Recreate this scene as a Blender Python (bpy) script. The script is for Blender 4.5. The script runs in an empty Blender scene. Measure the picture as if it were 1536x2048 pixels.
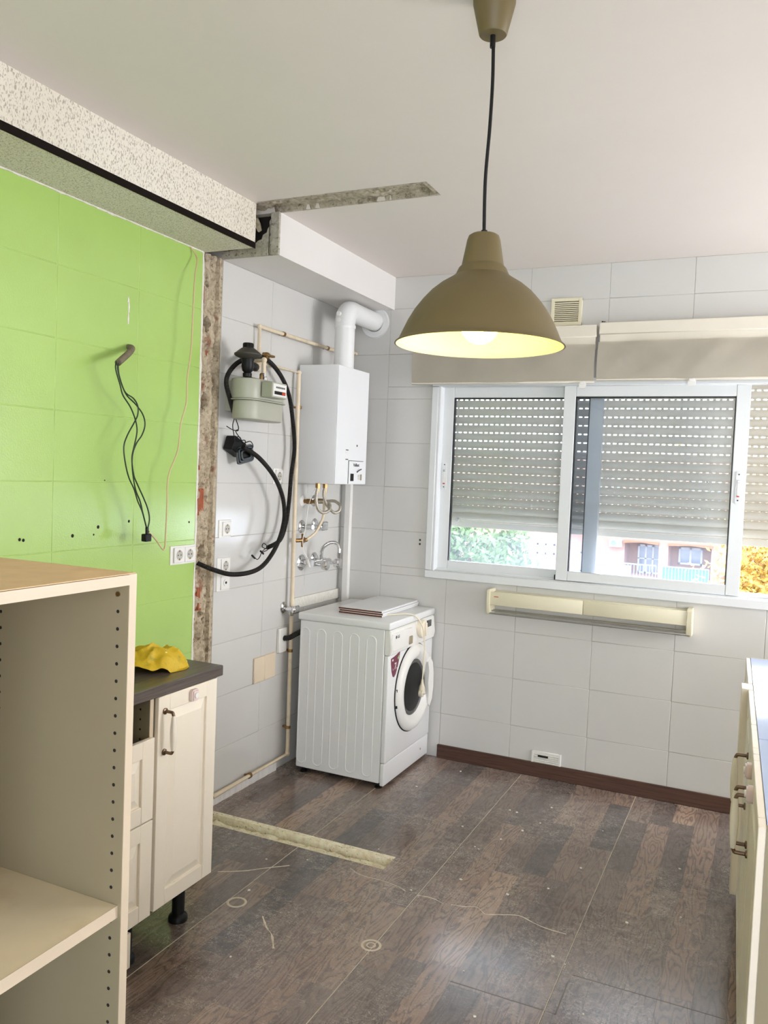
import bpy, bmesh, math, random
from mathutils import Vector, Matrix, noise
random.seed(7)
S = bpy.context.scene
COL = S.collection
R = math.radians

# ------------------------------------------------------------------ camera
def cam_axes(yaw, pitch, roll):
    A = Matrix(((math.cos(yaw), -math.sin(yaw), 0), (0, 0, -1), (math.sin(yaw), math.cos(yaw), 0)))
    B = Matrix(((1, 0, 0), (0, math.cos(pitch), -math.sin(pitch)), (0, math.sin(pitch), math.cos(pitch))))
    C = Matrix(((math.cos(roll), -math.sin(roll), 0), (math.sin(roll), math.cos(roll), 0), (0, 0, 1)))
    return C @ B @ A
AX = cam_axes(-0.433971127, 0.0466762383, 0.0401902803)
cam = bpy.data.objects.new('camera', bpy.data.cameras.new('camera'))
COL.objects.link(cam)
cam.data.sensor_fit = 'HORIZONTAL'; cam.data.sensor_width = 36.0
cam.data.lens = 36.0 * 1647.73 / 1536
cam.data.clip_start = 0.02; cam.data.clip_end = 500
rx, dn, fw = AX[0], AX[1], AX[2]
cam.matrix_world = Matrix(((rx[0], -dn[0], -fw[0], 0), (rx[1], -dn[1], -fw[1], 0), (rx[2], -dn[2], -fw[2], 1.6), (0, 0, 0, 1)))
S.camera = cam

# ------------------------------------------------------------------ light
S.view_settings.view_transform = 'Standard'; S.view_settings.look = 'None'
S.view_settings.exposure = 0.06; S.view_settings.gamma = 1.0; S.view_settings.use_curve_mapping = False
W = bpy.data.worlds.new('sky'); S.world = W; W.use_nodes = True
bg = W.node_tree.nodes['Background']
bg.inputs[0].default_value = (0.80, 0.88, 1.0, 1); bg.inputs[1].default_value = 8.5
sun = bpy.data.objects.new('sun', bpy.data.lights.new('sun', 'SUN')); COL.objects.link(sun)
sun.data.energy = 2.2; sun.data.angle = R(0.6); sun.data.color = (1.0, 0.93, 0.82)
sun.rotation_euler = Vector((-0.62, 0.42, -0.66)).to_track_quat('-Z', 'Y').to_euler()
def area_lamp(name, loc, direction, sx, sy, power, color, portal=False):
    l = bpy.data.lights.new(name, 'AREA'); l.shape = 'RECTANGLE'; l.size = sx; l.size_y = sy
    l.energy = power; l.color = color; l.cycles.is_portal = portal
    o = bpy.data.objects.new(name, l); COL.objects.link(o); o.location = loc
    o.rotation_euler = Vector(direction).to_track_quat('-Z', 'Z').to_euler()
area_lamp('window_portal', (-0.80, 4.62, 1.57), (0, -1, 0), 1.8, 1.05, 0, (1, 1, 1), True)
area_lamp('balcony_fill_lamp', (1.15, -2.52, 1.35), (0, 1, 0), 2.2, 2.2, 12, (1.0, 0.96, 0.98))       # fill lamp added in the unseen rear opening to brighten the room
area_lamp('side_fill_lamp', (2.38, 3.5, 1.5), (-1, 0, 0), 1.3, 1.3, 66, (1.0, 0.975, 0.985))    # fill lamp added in an unseen side window, lights the right-facing faces

# ------------------------------------------------------------------ materials
def lin(c):
    return tuple(((v / 255) / 12.92 if v <= 10 else ((v / 255 + 0.055) / 1.055) ** 2.4) for v in c) + (1,)
def node(nt, t, **k):
    n = nt.nodes.new(t)
    for a, b in k.items(): setattr(n, a, b)
    return n
def base(name):
    m = bpy.data.materials.new(name); m.use_nodes = True
    return m, m.node_tree, m.node_tree.nodes['Principled BSDF']
def ramp(nt, stops, fac):
    n = node(nt, 'ShaderNodeValToRGB'); el = n.color_ramp.elements
    while len(el) < len(stops): el.new(0.5)
    for e, (p, c) in zip(el, stops): e.position = p; e.color = c
    nt.links.new(fac, n.inputs[0]); return n.outputs[0]
def g(v): return (v, v, v, 1)
def tnoise(nt, scale, detail=4, dist=0, rough=0.55, sc=None, rot=None):
    geo = node(nt, 'ShaderNodeNewGeometry'); out = geo.outputs['Position']
    if sc or rot:
        mp = node(nt, 'ShaderNodeMapping'); nt.links.new(out, mp.inputs[0])
        if sc: mp.inputs['Scale'].default_value = sc
        if rot: mp.inputs['Rotation'].default_value = rot
        out = mp.outputs[0]
    n = node(nt, 'ShaderNodeTexNoise'); nt.links.new(out, n.inputs['Vector'])
    n.inputs['Scale'].default_value = scale; n.inputs['Detail'].default_value = detail
    n.inputs['Distortion'].default_value = dist; n.inputs['Roughness'].default_value = rough
    return n.outputs[0]
def mixc(nt, fac, a, b, mode='MIX'):
    n = node(nt, 'ShaderNodeMix', data_type='RGBA', blend_type=mode)
    for sock, v in ((n.inputs[0], fac), (n.inputs[6], a), (n.inputs[7], b)):
        if hasattr(v, 'is_linked'): nt.links.new(v, sock)
        else: sock.default_value = v
    return n.outputs[2]
def bumpn(nt, b, h, strength, dist=0.01):
    n = node(nt, 'ShaderNodeBump'); n.inputs['Strength'].default_value = strength; n.inputs['Distance'].default_value = dist
    nt.links.new(h, n.inputs['Height']); nt.links.new(n.outputs[0], b.inputs['Normal'])
def pm(name, c, rough=0.5, metal=0.0, var=0.06, vs=6, bump=0.0, bs=150, spec=0.5, coat=0.0, dirt=None, ds=5, da=0.5):
    m, nt, b = base(name)
    col = lin(c)
    n = tnoise(nt, vs)
    lo = tuple(max(0, v * (1 - var)) for v in col[:3]) + (1,); hi = tuple(min(1, v * (1 + var)) for v in col[:3]) + (1,)
    cc = ramp(nt, [(0.3, lo), (0.7, hi)], n)
    if dirt:
        d = tnoise(nt, ds, 6); f = ramp(nt, [(0.55, g(0)), (0.75, g(da))], d)
        cc = mixc(nt, f, cc, lin(dirt))
    nt.links.new(cc, b.inputs['Base Color'])
    b.inputs['Roughness'].default_value = rough; b.inputs['Metallic'].default_value = metal
    b.inputs['Specular IOR Level'].default_value = spec; b.inputs['Coat Weight'].default_value = coat
    if bump: bumpn(nt, b, tnoise(nt, bs, 3), bump, 0.002)
    return m
M_ceil = pm('ceiling_paint', (228, 220, 213), 0.6, var=0.02, vs=1.2, bump=0.08, bs=30)
M_white_paint = pm('white_paint', (226, 222, 217), 0.55, var=0.02, vs=2, bump=0.08, bs=60)
M_tile = pm('white_tile', (208, 206, 201), 0.16, var=0.015, vs=3, bump=0.03, bs=9)
M_grout = pm('grout', (188, 184, 177), 0.8, var=0.1, vs=20)
M_green = pm('green_tile_paint', (170, 203, 108), 0.17, var=0.05, vs=2, bump=0.22, bs=170, spec=1.0)
M_green_grout = pm('green_grout', (176, 204, 112), 0.4, var=0.08, vs=20)
M_plaster = pm('raw_plaster', (224, 220, 208), 0.9, var=0.08, vs=60, bump=0.4, bs=120)
M_white_metal = pm('white_enamel', (228, 228, 226), 0.28, var=0.01, vs=4)
M_boiler = pm('boiler_enamel', (232, 233, 233), 0.3, var=0.01, vs=4)
M_white_plastic = pm('white_plastic', (232, 230, 224), 0.35, var=0.02, vs=12)
M_alu = pm('white_lacquered_aluminium', (226, 228, 228), 0.32, var=0.01)
M_gasket = pm('black_gasket', (20, 20, 20), 0.5)
M_black = pm('black_plastic', (18, 18, 18), 0.45, var=0.2, vs=30, spec=0.25)
M_hose = pm('corrugated_conduit', (30, 28, 26), 0.6, spec=0.25, var=0.35, vs=25, bump=0.3, bs=300)
M_cream = pm('cream_lacquer', (236, 226, 208), 0.38, var=0.015, vs=5)
M_cream_h = pm('cream_ceramic', (238, 230, 214), 0.2, var=0.01)
M_bronze = pm('aged_metal', (120, 100, 84), 0.35, metal=1.0, var=0.2, vs=30)
M_chrome = pm('chrome', (215, 215, 216), 0.12, metal=1.0, var=0.06, vs=20)
M_brass = pm('old_brass', (150, 118, 76), 0.4, metal=0.9, var=0.3, vs=40)
M_braid = pm('braided_steel', (188, 182, 168), 0.38, metal=0.8, var=0.25, vs=150, bump=0.6, bs=500)
M_pipe = pm('cream_painted_pipe', (224, 208, 180), 0.45, var=0.07, vs=14, dirt=(150, 122, 88), ds=20, da=0.4)
M_meter = pm('grey_green_enamel', (172, 172, 156), 0.4, var=0.05, vs=6)
M_shade = pm('khaki_lacquer', (106, 92, 56), 0.5, var=0.03, vs=8)
M_shade_in = pm('shade_inside_white', (245, 240, 225), 0.5, var=0.01)
M_melamine = pm('greyed_melamine', (150, 139, 112), 0.5, var=0.03, vs=5, dirt=(150, 138, 110), ds=6, da=0.12)
M_edge = pm('white_edging', (208, 192, 168), 0.4, var=0.03, vs=10)
M_hdf = pm('raw_board_top', (222, 190, 148), 0.7, var=0.07, vs=14, dirt=(200, 160, 112), ds=9, da=0.5)
M_shelf = pm('dusty_shelf', (226, 212, 178), 0.55, var=0.05, vs=6, dirt=(176, 146, 84), ds=5, da=0.45)
M_dark_hole = pm('hole_shadow', (26, 20, 14), 0.9)
M_bag = pm('yellow_cloth', (206, 172, 28), 0.6, var=0.12, vs=20, bump=0.4, bs=60, dirt=(128, 128, 34), ds=40, da=0.9)
M_rack = pm('yellowed_plastic', (228, 220, 192), 0.4, var=0.02, vs=5)
M_beige = pm('beige_plate', (226, 208, 182), 0.45, var=0.02)
M_board_edge = pm('brown_board_edge', (92, 44, 22), 0.5, var=0.25, vs=60)
M_knob = pm('pale_dial', (232, 222, 200), 0.35, var=0.03)
M_burgundy = pm('burgundy_sticker', (112, 26, 62), 0.4, var=0.05)
M_ink = pm('dark_print', (60, 62, 68), 0.5)
M_pink = pm('pinkish_latch', (226, 206, 202), 0.35, var=0.04)
M_red = pm('red_mark', (196, 60, 30), 0.4)
M_blind = pm('ivory_canvas', (226, 218, 202), 0.85, var=0.04, vs=4, bump=0.1, bs=300)
M_slat = pm('ivory_slat', (240, 232, 214), 0.4, var=0.02, vs=3)
M_raw_steel = pm('galvanised_steel', (190, 192, 194), 0.3, metal=1.0, var=0.1)
M_facade = pm('peach_render', (160, 118, 104), 0.8, var=0.04, vs=0.3)
M_facade2 = pm('ochre_render', (140, 92, 64), 0.8, var=0.04, vs=0.3)
M_brickwall = pm('pink_render', (150, 100, 86), 0.8, var=0.05, vs=0.5)
M_far_white = pm('far_white', (190, 192, 200), 0.6)
M_far_glass = pm('far_glass', (108, 120, 140), 0.15, var=0.3, vs=1.5)
M_far_teal = pm('teal_balcony_sheet', (56, 112, 112), 0.5, var=0.1, vs=2)
M_far_rail = pm('blue_grey_rail', (112, 132, 164), 0.4)
M_bark = pm('bark', (104, 74, 56), 0.9, var=0.3, vs=10)
M_leaf = pm('green_leaves', (84, 112, 62), 0.6, var=0.35, vs=2)
M_leaf_y = pm('yellow_leaves', (168, 132, 56), 0.6, var=0.35, vs=5)
M_ground = pm('pale_ground', (150, 146, 138), 0.9)
M_dirtline = pm('grey_grime', (110, 102, 96), 0.35)
M_plaster_streak = pm('plaster_streak', (206, 192, 174), 0.8, var=0.1, vs=60)
M_green_wire = pm('dark_green_wire', (34, 52, 34), 0.45)
M_cable = pm('cream_cable', (206, 186, 140), 0.45, var=0.06)
M_plug = pm('cream_plug', (226, 216, 190), 0.4)

def glass_mat(name, haze, tint, spec=0.06):
    m = bpy.data.materials.new(name); m.use_nodes = True; nt = m.node_tree
    nt.nodes.remove(nt.nodes['Principled BSDF']); out = nt.nodes['Material Output']
    tr = node(nt, 'ShaderNodeBsdfTransparent'); tr.inputs[0].default_value = tint
    gl = node(nt, 'ShaderNodeBsdfGlossy'); gl.inputs['Roughness'].default_value = 0.02
    df = node(nt, 'ShaderNodeBsdfTranslucent'); df.inputs[0].default_value = (0.80, 0.86, 1.0, 1)
    n = tnoise(nt, 3.0, 5); f = ramp(nt, [(0.3, g(haze * 0.7)), (0.75, g(haze * 1.5))], n)
    m1 = node(nt, 'ShaderNodeMixShader'); nt.links.new(f, m1.inputs[0]); nt.links.new(tr.outputs[0], m1.inputs[1]); nt.links.new(df.outputs[0], m1.inputs[2])
    m2 = node(nt, 'ShaderNodeMixShader'); fr = node(nt, 'ShaderNodeFresnel'); fr.inputs[0].default_value = 1.45
    nt.links.new(fr.outputs[0], m2.inputs[0]); nt.links.new(m1.outputs[0], m2.inputs[1]); nt.links.new(gl.outputs[0], m2.inputs[2])
    nt.links.new(m2.outputs[0], out.inputs[0]); return m
M_glass = glass_mat('dusty_window_glass', 0.085, (0.96, 0.98, 1.0, 1))
def dark_glass():
    m, nt, b = base('porthole_glass'); b.inputs['Base Color'].default_value = (0.012, 0.011, 0.010, 1); b.inputs['Roughness'].default_value = 0.06
    b.inputs['Coat Weight'].default_value = 0.6; return m
M_porthole = dark_glass()
def emit(name, c, s):
    m = bpy.data.materials.new(name); m.use_nodes = True; nt = m.node_tree
    nt.nodes.remove(nt.nodes['Principled BSDF']); e = node(nt, 'ShaderNodeEmission'); e.inputs[0].default_value = c; e.inputs[1].default_value = s
    nt.links.new(e.outputs[0], nt.nodes['Material Output'].inputs[0]); return m
M_bulb = emit('lit_bulb', (1.0, 0.76, 0.11, 1), 32.0)

def stucco():
    m, nt, b = base('speckled_stucco')
    n = tnoise(nt, 1.0, 2, 0.3, 0.5, sc=(190, 190, 95), rot=(R(28), R(10), 0))
    f = ramp(nt, [(0.52, g(0)), (0.64, g(0.72))], n)
    n2 = tnoise(nt, 1.5, 2); c0 = ramp(nt, [(0.3, lin((222, 214, 198))), (0.7, lin((232, 226, 212)))], n2)
    nt.links.new(mixc(nt, f, c0, lin((146, 134, 118))), b.inputs['Base Color']); b.inputs['Roughness'].default_value = 0.8
    bumpn(nt, b, n, 0.35, 0.003); return m
M_stucco = stucco()
def rubble(name, c1, c2, c3, amt=0.58):
    m, nt, b = base(name)
    n = tnoise(nt, 34, 8, 0.6, 0.7); cc = ramp(nt, [(0.25, lin(c2)), (0.45, lin(c1)), (0.62, lin(tuple(min(255, v + 24) for v in c1)))], n)
    n2 = tnoise(nt, 15, 4, 0.4); f = ramp(nt, [(amt, g(0)), (amt + 0.09, g(0.75))], n2)
    n3 = tnoise(nt, 75, 4, 0.3); f3 = ramp(nt, [(0.60, g(0)), (0.68, g(0.7))], n3)
    cc = mixc(nt, f, cc, lin(c3)); cc = mixc(nt, f3, cc, lin((84, 66, 50)))
    nt.links.new(cc, b.inputs['Base Color']); b.inputs['Roughness'].default_value = 0.95
    bumpn(nt, b, tnoise(nt, 60, 8, 0.5, 0.7), 0.8, 0.006); return m
M_rubble = rubble('broken_mortar', (178, 163, 138), (96, 76, 56), (140, 88, 62), 0.6)
M_rubble_grey = rubble('broken_cement', (176, 166, 148), (108, 98, 86), (120, 108, 92))
M_sand = rubble('sandy_mortar', (240, 226, 200), (206, 184, 150), (226, 206, 170), 0.66)
M_brick = pm('hollow_brick', (176, 104, 74), 0.9, var=0.2, vs=40, bump=0.5, bs=120)
M_oldplate = rubble('dirty_plaster_end', (178, 172, 156), (140, 132, 116), (150, 140, 120), 0.7)

def plank_mat():
    m, nt, b = base('worn_laminate')
    L = nt.links.new
    def mul(a, b_):
        n = node(nt, 'ShaderNodeMath', operation='MULTIPLY'); L(a, n.inputs[0])
        if hasattr(b_, 'is_linked'): L(b_, n.inputs[1])
        else: n.inputs[1].default_value = b_
        return n.outputs[0]
    oi = node(nt, 'ShaderNodeObjectInfo')
    tone = ramp(nt, [(0.0, lin((84, 74, 70))), (0.14, lin((148, 120, 103))), (0.28, lin((68, 66, 68))), (0.42, lin((176, 146, 124))), (0.56, lin((88, 82, 81))), (0.70, lin((156, 127, 108))), (0.85, lin((58, 57, 61))), (1.0, lin((122, 104, 94)))], oi.outputs['Random'])
    geo = node(nt, 'ShaderNodeNewGeometry'); add = node(nt, 'ShaderNodeVectorMath', operation='ADD')
    L(geo.outputs['Position'], add.inputs[0]); L(mul(oi.outputs['Random'], 37.0), add.inputs[1])
    # cathedral grain: level lines of a stretched noise
    mp = node(nt, 'ShaderNodeMapping'); L(add.outputs[0], mp.inputs[0]); mp.inputs['Scale'].default_value = (15, 2.6, 1)
    gn = node(nt, 'ShaderNodeTexNoise'); L(mp.outputs[0], gn.inputs['Vector']); gn.inputs['Scale'].default_value = 1.0; gn.inputs['Detail'].default_value = 2.5; gn.inputs['Roughness'].default_value = .45
    fr = node(nt, 'ShaderNodeMath', operation='FRACT'); L(mul(gn.outputs[0], 13.0), fr.inputs[0])
    lines = ramp(nt, [(0.0, g(0.7)), (0.18, g(0.0)), (0.60, g(0.0)), (1.0, g(0.7))], fr.outputs[0])
    c = mixc(nt, lines, tone, lin((50, 44, 41)))
    fine = ramp(nt, [(0.50, g(0)), (0.66, g(0.30))], tnoise(nt, 1.0, 4, 0.5, 0.7, sc=(210, 14, 1)))
    c = mixc(nt, fine, c, lin((54, 48, 45)))
    # trodden-in plaster dust, curling scuffs and flecks
    big = tnoise(nt, 1.5, 5, 0.5)
    dust = ramp(nt, [(0.36, g(0.03)), (0.70, g(0.24))], big)
    c = mixc(nt, dust, c, lin((186, 168, 160)))
    msk = ramp(nt, [(0.42, g(0.15)), (0.66, g(0.85))], tnoise(nt, 2.1, 4, 0.3))
    for sc_, lo, ds, am in ((20, .009, 3.0, .95), (44, .014, 2.0, .85), (80, .016, 1.2, .7)):
        q = tnoise(nt, sc_, 2, ds, .55)
        r_ = ramp(nt, [(0.5 - lo * 2.0, g(0)), (0.5, g(am)), (0.5 + lo * 2.0, g(0))], q)
        brk = ramp(nt, [(0.45, g(0)), (0.53, g(1))], tnoise(nt, sc_ * .45, 3, 0.2))
        c = mixc(nt, mul(mul(r_, brk), msk), c, lin((214, 200, 188)))
    vor = node(nt, 'ShaderNodeTexVoronoi'); vor.inputs['Scale'].default_value = 30; L(geo.outputs['Position'], vor.inputs['Vector'])
    fl = ramp(nt, [(0.05, g(0.7)), (0.09, g(0))], vor.outputs['Distance'])
    c = mixc(nt, mul(fl, msk), c, lin((220, 210, 196)))
    # long straight drag scratches
    dr = tnoise(nt, 1.0, 2, 0.0, .5, sc=(9, 150, 1), rot=(0, 0, R(24)))
    drm = ramp(nt, [(0.62, g(0)), (0.70, g(.45))], dr)
    c = mixc(nt, mul(drm, msk), c, lin((200, 190, 176)))
    L(c, b.inputs['Base Color'])
    rr = ramp(nt, [(0.30, g(0.17)), (0.72, g(0.29))], big); L(rr, b.inputs['Roughness'])
    b.inputs['Specular IOR Level'].default_value = 1.0
    bumpn(nt, b, tnoise(nt, 40, 3, 1.0), 0.04, 0.002)
    return m
M_plank = plank_mat()
def wood(name, c1, c2, sc, rough=0.45):
    m, nt, b = base(name)
    n = tnoise(nt, 1.0, 6, 0.6, 0.65, sc=sc); nt.links.new(ramp(nt, [(0.32, lin(c1)), (0.68, lin(c2))], n), b.inputs['Base Color'])
    b.inputs['Roughness'].default_value = rough; bumpn(nt, b, n, 0.12, 0.002); return m
M_base = wood('brown_skirting', (62, 40, 32), (96, 66, 52), (5, 5, 130))
M_worktop = wood('dark_worktop', (62, 54, 50), (104, 94, 88), (90, 4, 160), 0.32)
M_gloss_top = pm('glossy_carcass_top', (180, 198, 236), 0.08, var=0.03, spec=1.0)  # blue of the reflected sky is put into the base colour

# ------------------------------------------------------------------ mesh helpers
def merge(bm, t):
    me = bpy.data.meshes.new('t'); t.to_mesh(me); t.free(); bm.from_mesh(me); bpy.data.meshes.remove(me)
def box(bm, x0, x1, y0, y1, z0, z1, bev=0.0, seg=1):
    t = bmesh.new(); bmesh.ops.create_cube(t, size=1.0)
    for v in t.verts: v.co = Vector(((x0 + x1) / 2 + v.co.x * (x1 - x0), (y0 + y1) / 2 + v.co.y * (y1 - y0), (z0 + z1) / 2 + v.co.z * (z1 - z0)))
    if bev: bmesh.ops.bevel(t, geom=t.edges[:], offset=bev, segments=seg, affect='EDGES', profile=0.5)
    merge(bm, t); return bm
def BX(*a, **k): return box(bmesh.new(), *a, **k)
def smooth_path(pts, n):
    P = [Vector(p) for p in pts]
    if len(P) < 3 or n <= 1: return P
    out = []
    for i in range(len(P) - 1):
        p0, p1, p2, p3 = P[max(i - 1, 0)], P[i], P[i + 1], P[min(i + 2, len(P) - 1)]
        for k in range(n):
            t = k / n
            out.append(0.5 * ((2 * p1) + (p2 - p0) * t + (2 * p0 - 5 * p1 + 4 * p2 - p3) * t * t + (3 * p1 - p0 - 3 * p2 + p3) * t ** 3))
    out.append(P[-1]); return out
def tube(bm, pts, r, n=10, sm=6, radii=None, cap=True):
    P = smooth_path(pts, sm); N = len(P); rings = []
    T = [(P[min(i + 1, N - 1)] - P[max(i - 1, 0)]).normalized() for i in range(N)]
    u = T[0].orthogonal().normalized()
    for i in range(N):
        u = (u - T[i] * u.dot(T[i]))
        u = u.normalized() if u.length > 1e-6 else T[i].orthogonal().normalized()
        w = T[i].cross(u); rr = radii(i / (N - 1)) if radii else r
        rings.append([bm.verts.new(P[i] + (u * math.cos(2 * math.pi * k / n) + w * math.sin(2 * math.pi * k / n)) * rr) for k in range(n)])
    for a, b in zip(rings, rings[1:]):
        for k in range(n): bm.faces.new((a[k], a[(k + 1) % n], b[(k + 1) % n], b[k]))
    if cap: bm.faces.new(rings[0][::-1]); bm.faces.new(rings[-1])
    return bm
def rib_tube(bm, pts, r, pitch=0.007, n=10):          # corrugated hose: rings of alternating radius
    P = smooth_path(pts, 12); L = [0]
    for a, b in zip(P, P[1:]): L.append(L[-1] + (b - a).length)
    cnt = int(L[-1] / pitch * 2); Q = []; j = 0
    for i in range(cnt + 1):
        d = L[-1] * i / cnt
        while j < len(L) - 2 and L[j + 1] < d: j += 1
        Q.append(P[j].lerp(P[j + 1], (d - L[j]) / max(L[j + 1] - L[j], 1e-9)))
    idx = [0]
    def rad(t): idx[0] += 1; return r if idx[0] % 2 else r * 0.86
    return tube(bm, Q, r, n, 1, radii=rad)
def lathe(bm, prof, c=(0, 0, 0), axis='Z', n=32, close=True):
    """prof: list of (radius, height) along axis through c"""
    rings = []
    c = Vector(c)
    for r, h in prof:
        ring = []
        for k in range(n):
            a = 2 * math.pi * k / n; ca, sa = r * math.cos(a), r * math.sin(a)
            v = Vector((ca, sa, h)) if axis == 'Z' else (Vector((h, ca, sa)) if axis == 'X' else Vector((sa, h, ca)))
            ring.append(bm.verts.new(c + v))
        rings.append(ring)
    for a, b in zip(rings, rings[1:]):
        for k in range(n): bm.faces.new((a[k], a[(k + 1) % n], b[(k + 1) % n], b[k]))
    if close: bm.faces.new(rings[0][::-1]); bm.faces.new(rings[-1])
    return bm
def prism(bm, poly, d0, d1, plane='YZ'):
    """polygon (u,v) extruded along the third axis from d0 to d1"""
    f = {'YZ': lambda u, v, d: (d, u, v), 'XZ': lambda u, v, d: (u, d, v), 'XY': lambda u, v, d: (u, v, d)}[plane]
    a = [bm.verts.new(f(u, v, d0)) for u, v in poly]; b = [bm.verts.new(f(u, v, d1)) for u, v in poly]
    n = len(poly)
    bm.faces.new(a[::-1]); bm.faces.new(b)
    for k in range(n): bm.faces.new((a[k], a[(k + 1) % n], b[(k + 1) % n], b[k]))
    return bm
def rrect(cx, cy, w, h, r, n=6):
    out = []
    for sx, sy, a0 in ((1, 1, 0), (-1, 1, 90), (-1, -1, 180), (1, -1, 270)):
        for k in range(n + 1):
            a = R(a0 + 90 * k / n); out.append((cx + sx * (w / 2 - r) + r * math.cos(a), cy + sy * (h / 2 - r) + r * math.sin(a)))
    return out

WM = {}                                                # world matrices kept by hand, so nothing waits for the depsgraph
def put(o, parent, local=None):
    COL.objects.link(o)
    local = local or Matrix.Identity(4)
    if parent is not None:
        o.parent = parent; WM[o.name] = WM[parent.name] @ local
    else: WM[o.name] = local
    o.matrix_basis = local
    return o
def props(o, label=None, cat=None, group=None, kind=None):
    if label: o['label'] = label
    if cat: o['category'] = cat
    if group: o['group'] = group
    if kind: o['kind'] = kind
    return o
def thing(name, label, cat, loc, rz=0.0, group=None):
    o = bpy.data.objects.new(name, None); o.empty_display_size = 0.05
    put(o, None, Matrix.Translation(loc) @ Matrix.Rotation(rz, 4, 'Z'))
    return props(o, label, cat, group)
def fin(bm, name, mats, ang=38):
    bmesh.ops.recalc_face_normals(bm, faces=bm.faces[:])
    me = bpy.data.meshes.new(name); bm.to_mesh(me); bm.free()
    for m in (mats if isinstance(mats, (list, tuple)) else [mats]): me.materials.append(m)
    me.shade_smooth(); me.set_sharp_from_angle(angle=R(ang))
    return me
def mk(name, bm, mat, parent=None, world=True, ang=38, **k):
    """link a bmesh as ONE object; world=True: the bmesh is in world space and is moved into the parent's space"""
    if world and parent is not None: bm.transform(WM[parent.name].inverted())
    o = bpy.data.objects.new(name, fin(bm, name, mat, ang)); put(o, parent)
    return props(o, **k)
def solo(name, bm, mat, label, cat, loc, group=None, ang=38):    # a thing that is one mesh, origin at its base
    bm.transform(Matrix.Translation(-Vector(loc)))
    o = bpy.data.objects.new(name, fin(bm, name, mat, ang)); put(o, None, Matrix.Translation(loc))
    return props(o, label, cat, group)
def copy_tree(o, loc, label=None):
    c = o.copy(); COL.objects.link(c); c.matrix_basis = Matrix.Translation(loc) @ o.matrix_basis.to_3x3().to_4x4()
    WM[c.name] = c.matrix_basis.copy()
    if label: c['label'] = label
    for ch in list(o.children):
        d = ch.copy(); COL.objects.link(d); d.parent = c; WM[d.name] = WM[c.name] @ d.matrix_basis
        for gch in list(ch.children):
            e = gch.copy(); COL.objects.link(e); e.parent = d
    return c
def text(s, size, mat, parent, origin, ux=(0, 1, 0), uy=(0, 0, 1), name='lettering', bold=0.0, align='LEFT', **k):
    cu = bpy.data.curves.new(name, 'FONT'); cu.body = s; cu.size = size; cu.extrude = 0.0004; cu.offset = bold; cu.align_x = align
    t = bpy.data.objects.new('t', cu); me = bpy.data.meshes.new_from_object(t)
    bpy.data.objects.remove(t); bpy.data.curves.remove(cu)
    ux, uy = Vector(ux), Vector(uy); uz = ux.cross(uy)
    m = Matrix((ux, uy, uz)).transposed().to_4x4(); m.translation = Vector(origin)
    me.transform(WM[parent.name].inverted() @ m); me.materials.clear(); me.materials.append(mat)
    o = bpy.data.objects.new(name, me); put(o, parent); return props(o, **k)
def rough_sheet(u0, u1, v0, v1, nu, nv, f):
    """grid of points f(u,v) -> Vector"""
    bm = bmesh.new(); G = [[bm.verts.new(f(u0 + (u1 - u0) * i / nu, v0 + (v1 - v0) * j / nv)) for i in range(nu + 1)] for j in range(nv + 1)]
    for j in range(nv):
        for i in range(nu): bm.faces.new((G[j][i], G[j][i + 1], G[j + 1][i + 1], G[j + 1][i]))
    return bm
def nz(*p, s=1.0): return noise.noise(Vector(p) * s)

# ------------------------------------------------------------------ setting: shell
LX, BY, CZ = -2.30, 4.35, 2.725
SL0, SL1, SLX = 2.985, 3.11, -1.28                     # the slot the demolished partition left
bm = BX(-2.45, 2.6, -2.7, 4.62, -0.2, -0.06)
box(bm, -2.45, 2.6, -2.7, SL0, -0.06, -0.012); box(bm, -2.45, 2.6, SL1, 4.62, -0.06, -0.012); box(bm, SLX, 2.6, SL0, SL1, -0.06, -0.012)
floor = mk('floor', bm, pm('pale_screed', (206, 200, 188), 0.6), label='worn dark laminate floor strewn with plaster dust', kind='structure')
SL0, SL1, SLX = 2.985, 3.11, -1.28                     # the slot the demolished partition left
random.seed(11)
k0 = -12
for i in range(k0, 19):
    x0 = -1.122 + 0.1 * i; x1 = x0 + 0.1
    if x1 <= LX + 0.005 or x0 >= 0.75: continue
    x0 = max(x0, LX)
    spans = [(0.55, SL0), (SL1, BY)] if x1 <= SLX + 0.03 else [(0.55, BY)]
    for a, b in spans:
        y = a - random.random() * 0.5 if a < 1 else a
        if a > 1: y -= random.random() * 0.3
        while y < b:
            L = random.choice((0.42, 0.55, 0.7, 0.9, 1.2))
            ya, yb = max(y, a), min(y + L, b)
            if b - yb < 0.06: yb = b
            if yb - ya > 0.03:
                gap = 0.0012 if (i % 6 == 0) else 0.0001
                o = bpy.data.objects.new('plank', fin(BX(-(x1 - x0) / 2 + gap, (x1 - x0) / 2 - 0.0001, -(yb - ya) / 2 + 0.0001, (yb - ya) / 2 - 0.0001, -0.012, 0, bev=0.00012), 'plank', M_plank))
                put(o, floor, Matrix.Translation(((x0 + x1) / 2, (ya + yb) / 2, 0)))
            y = y + L if yb < b else b
def slot_f(u, v):
    e = min(u - LX, SLX - u, v - SL0, SL1 - v); t = (v - SL0) / (SL1 - SL0)
    d = 0.026 + 0.010 * nz(u, v, 0, s=18) + 0.005 * nz(u, v, 3, s=60) - 0.012 * max(0, 0.55 - (v - SL0) / (SL1 - SL0))
    if t > .80: d = .003 + .003 * abs(nz(u, v, 4, s=50))
    elif t > .66 + .05 * nz(u, 1, 1, s=14): d += .022
    return Vector((u, v, -0.001 if e < 0.003 else -d))
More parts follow.
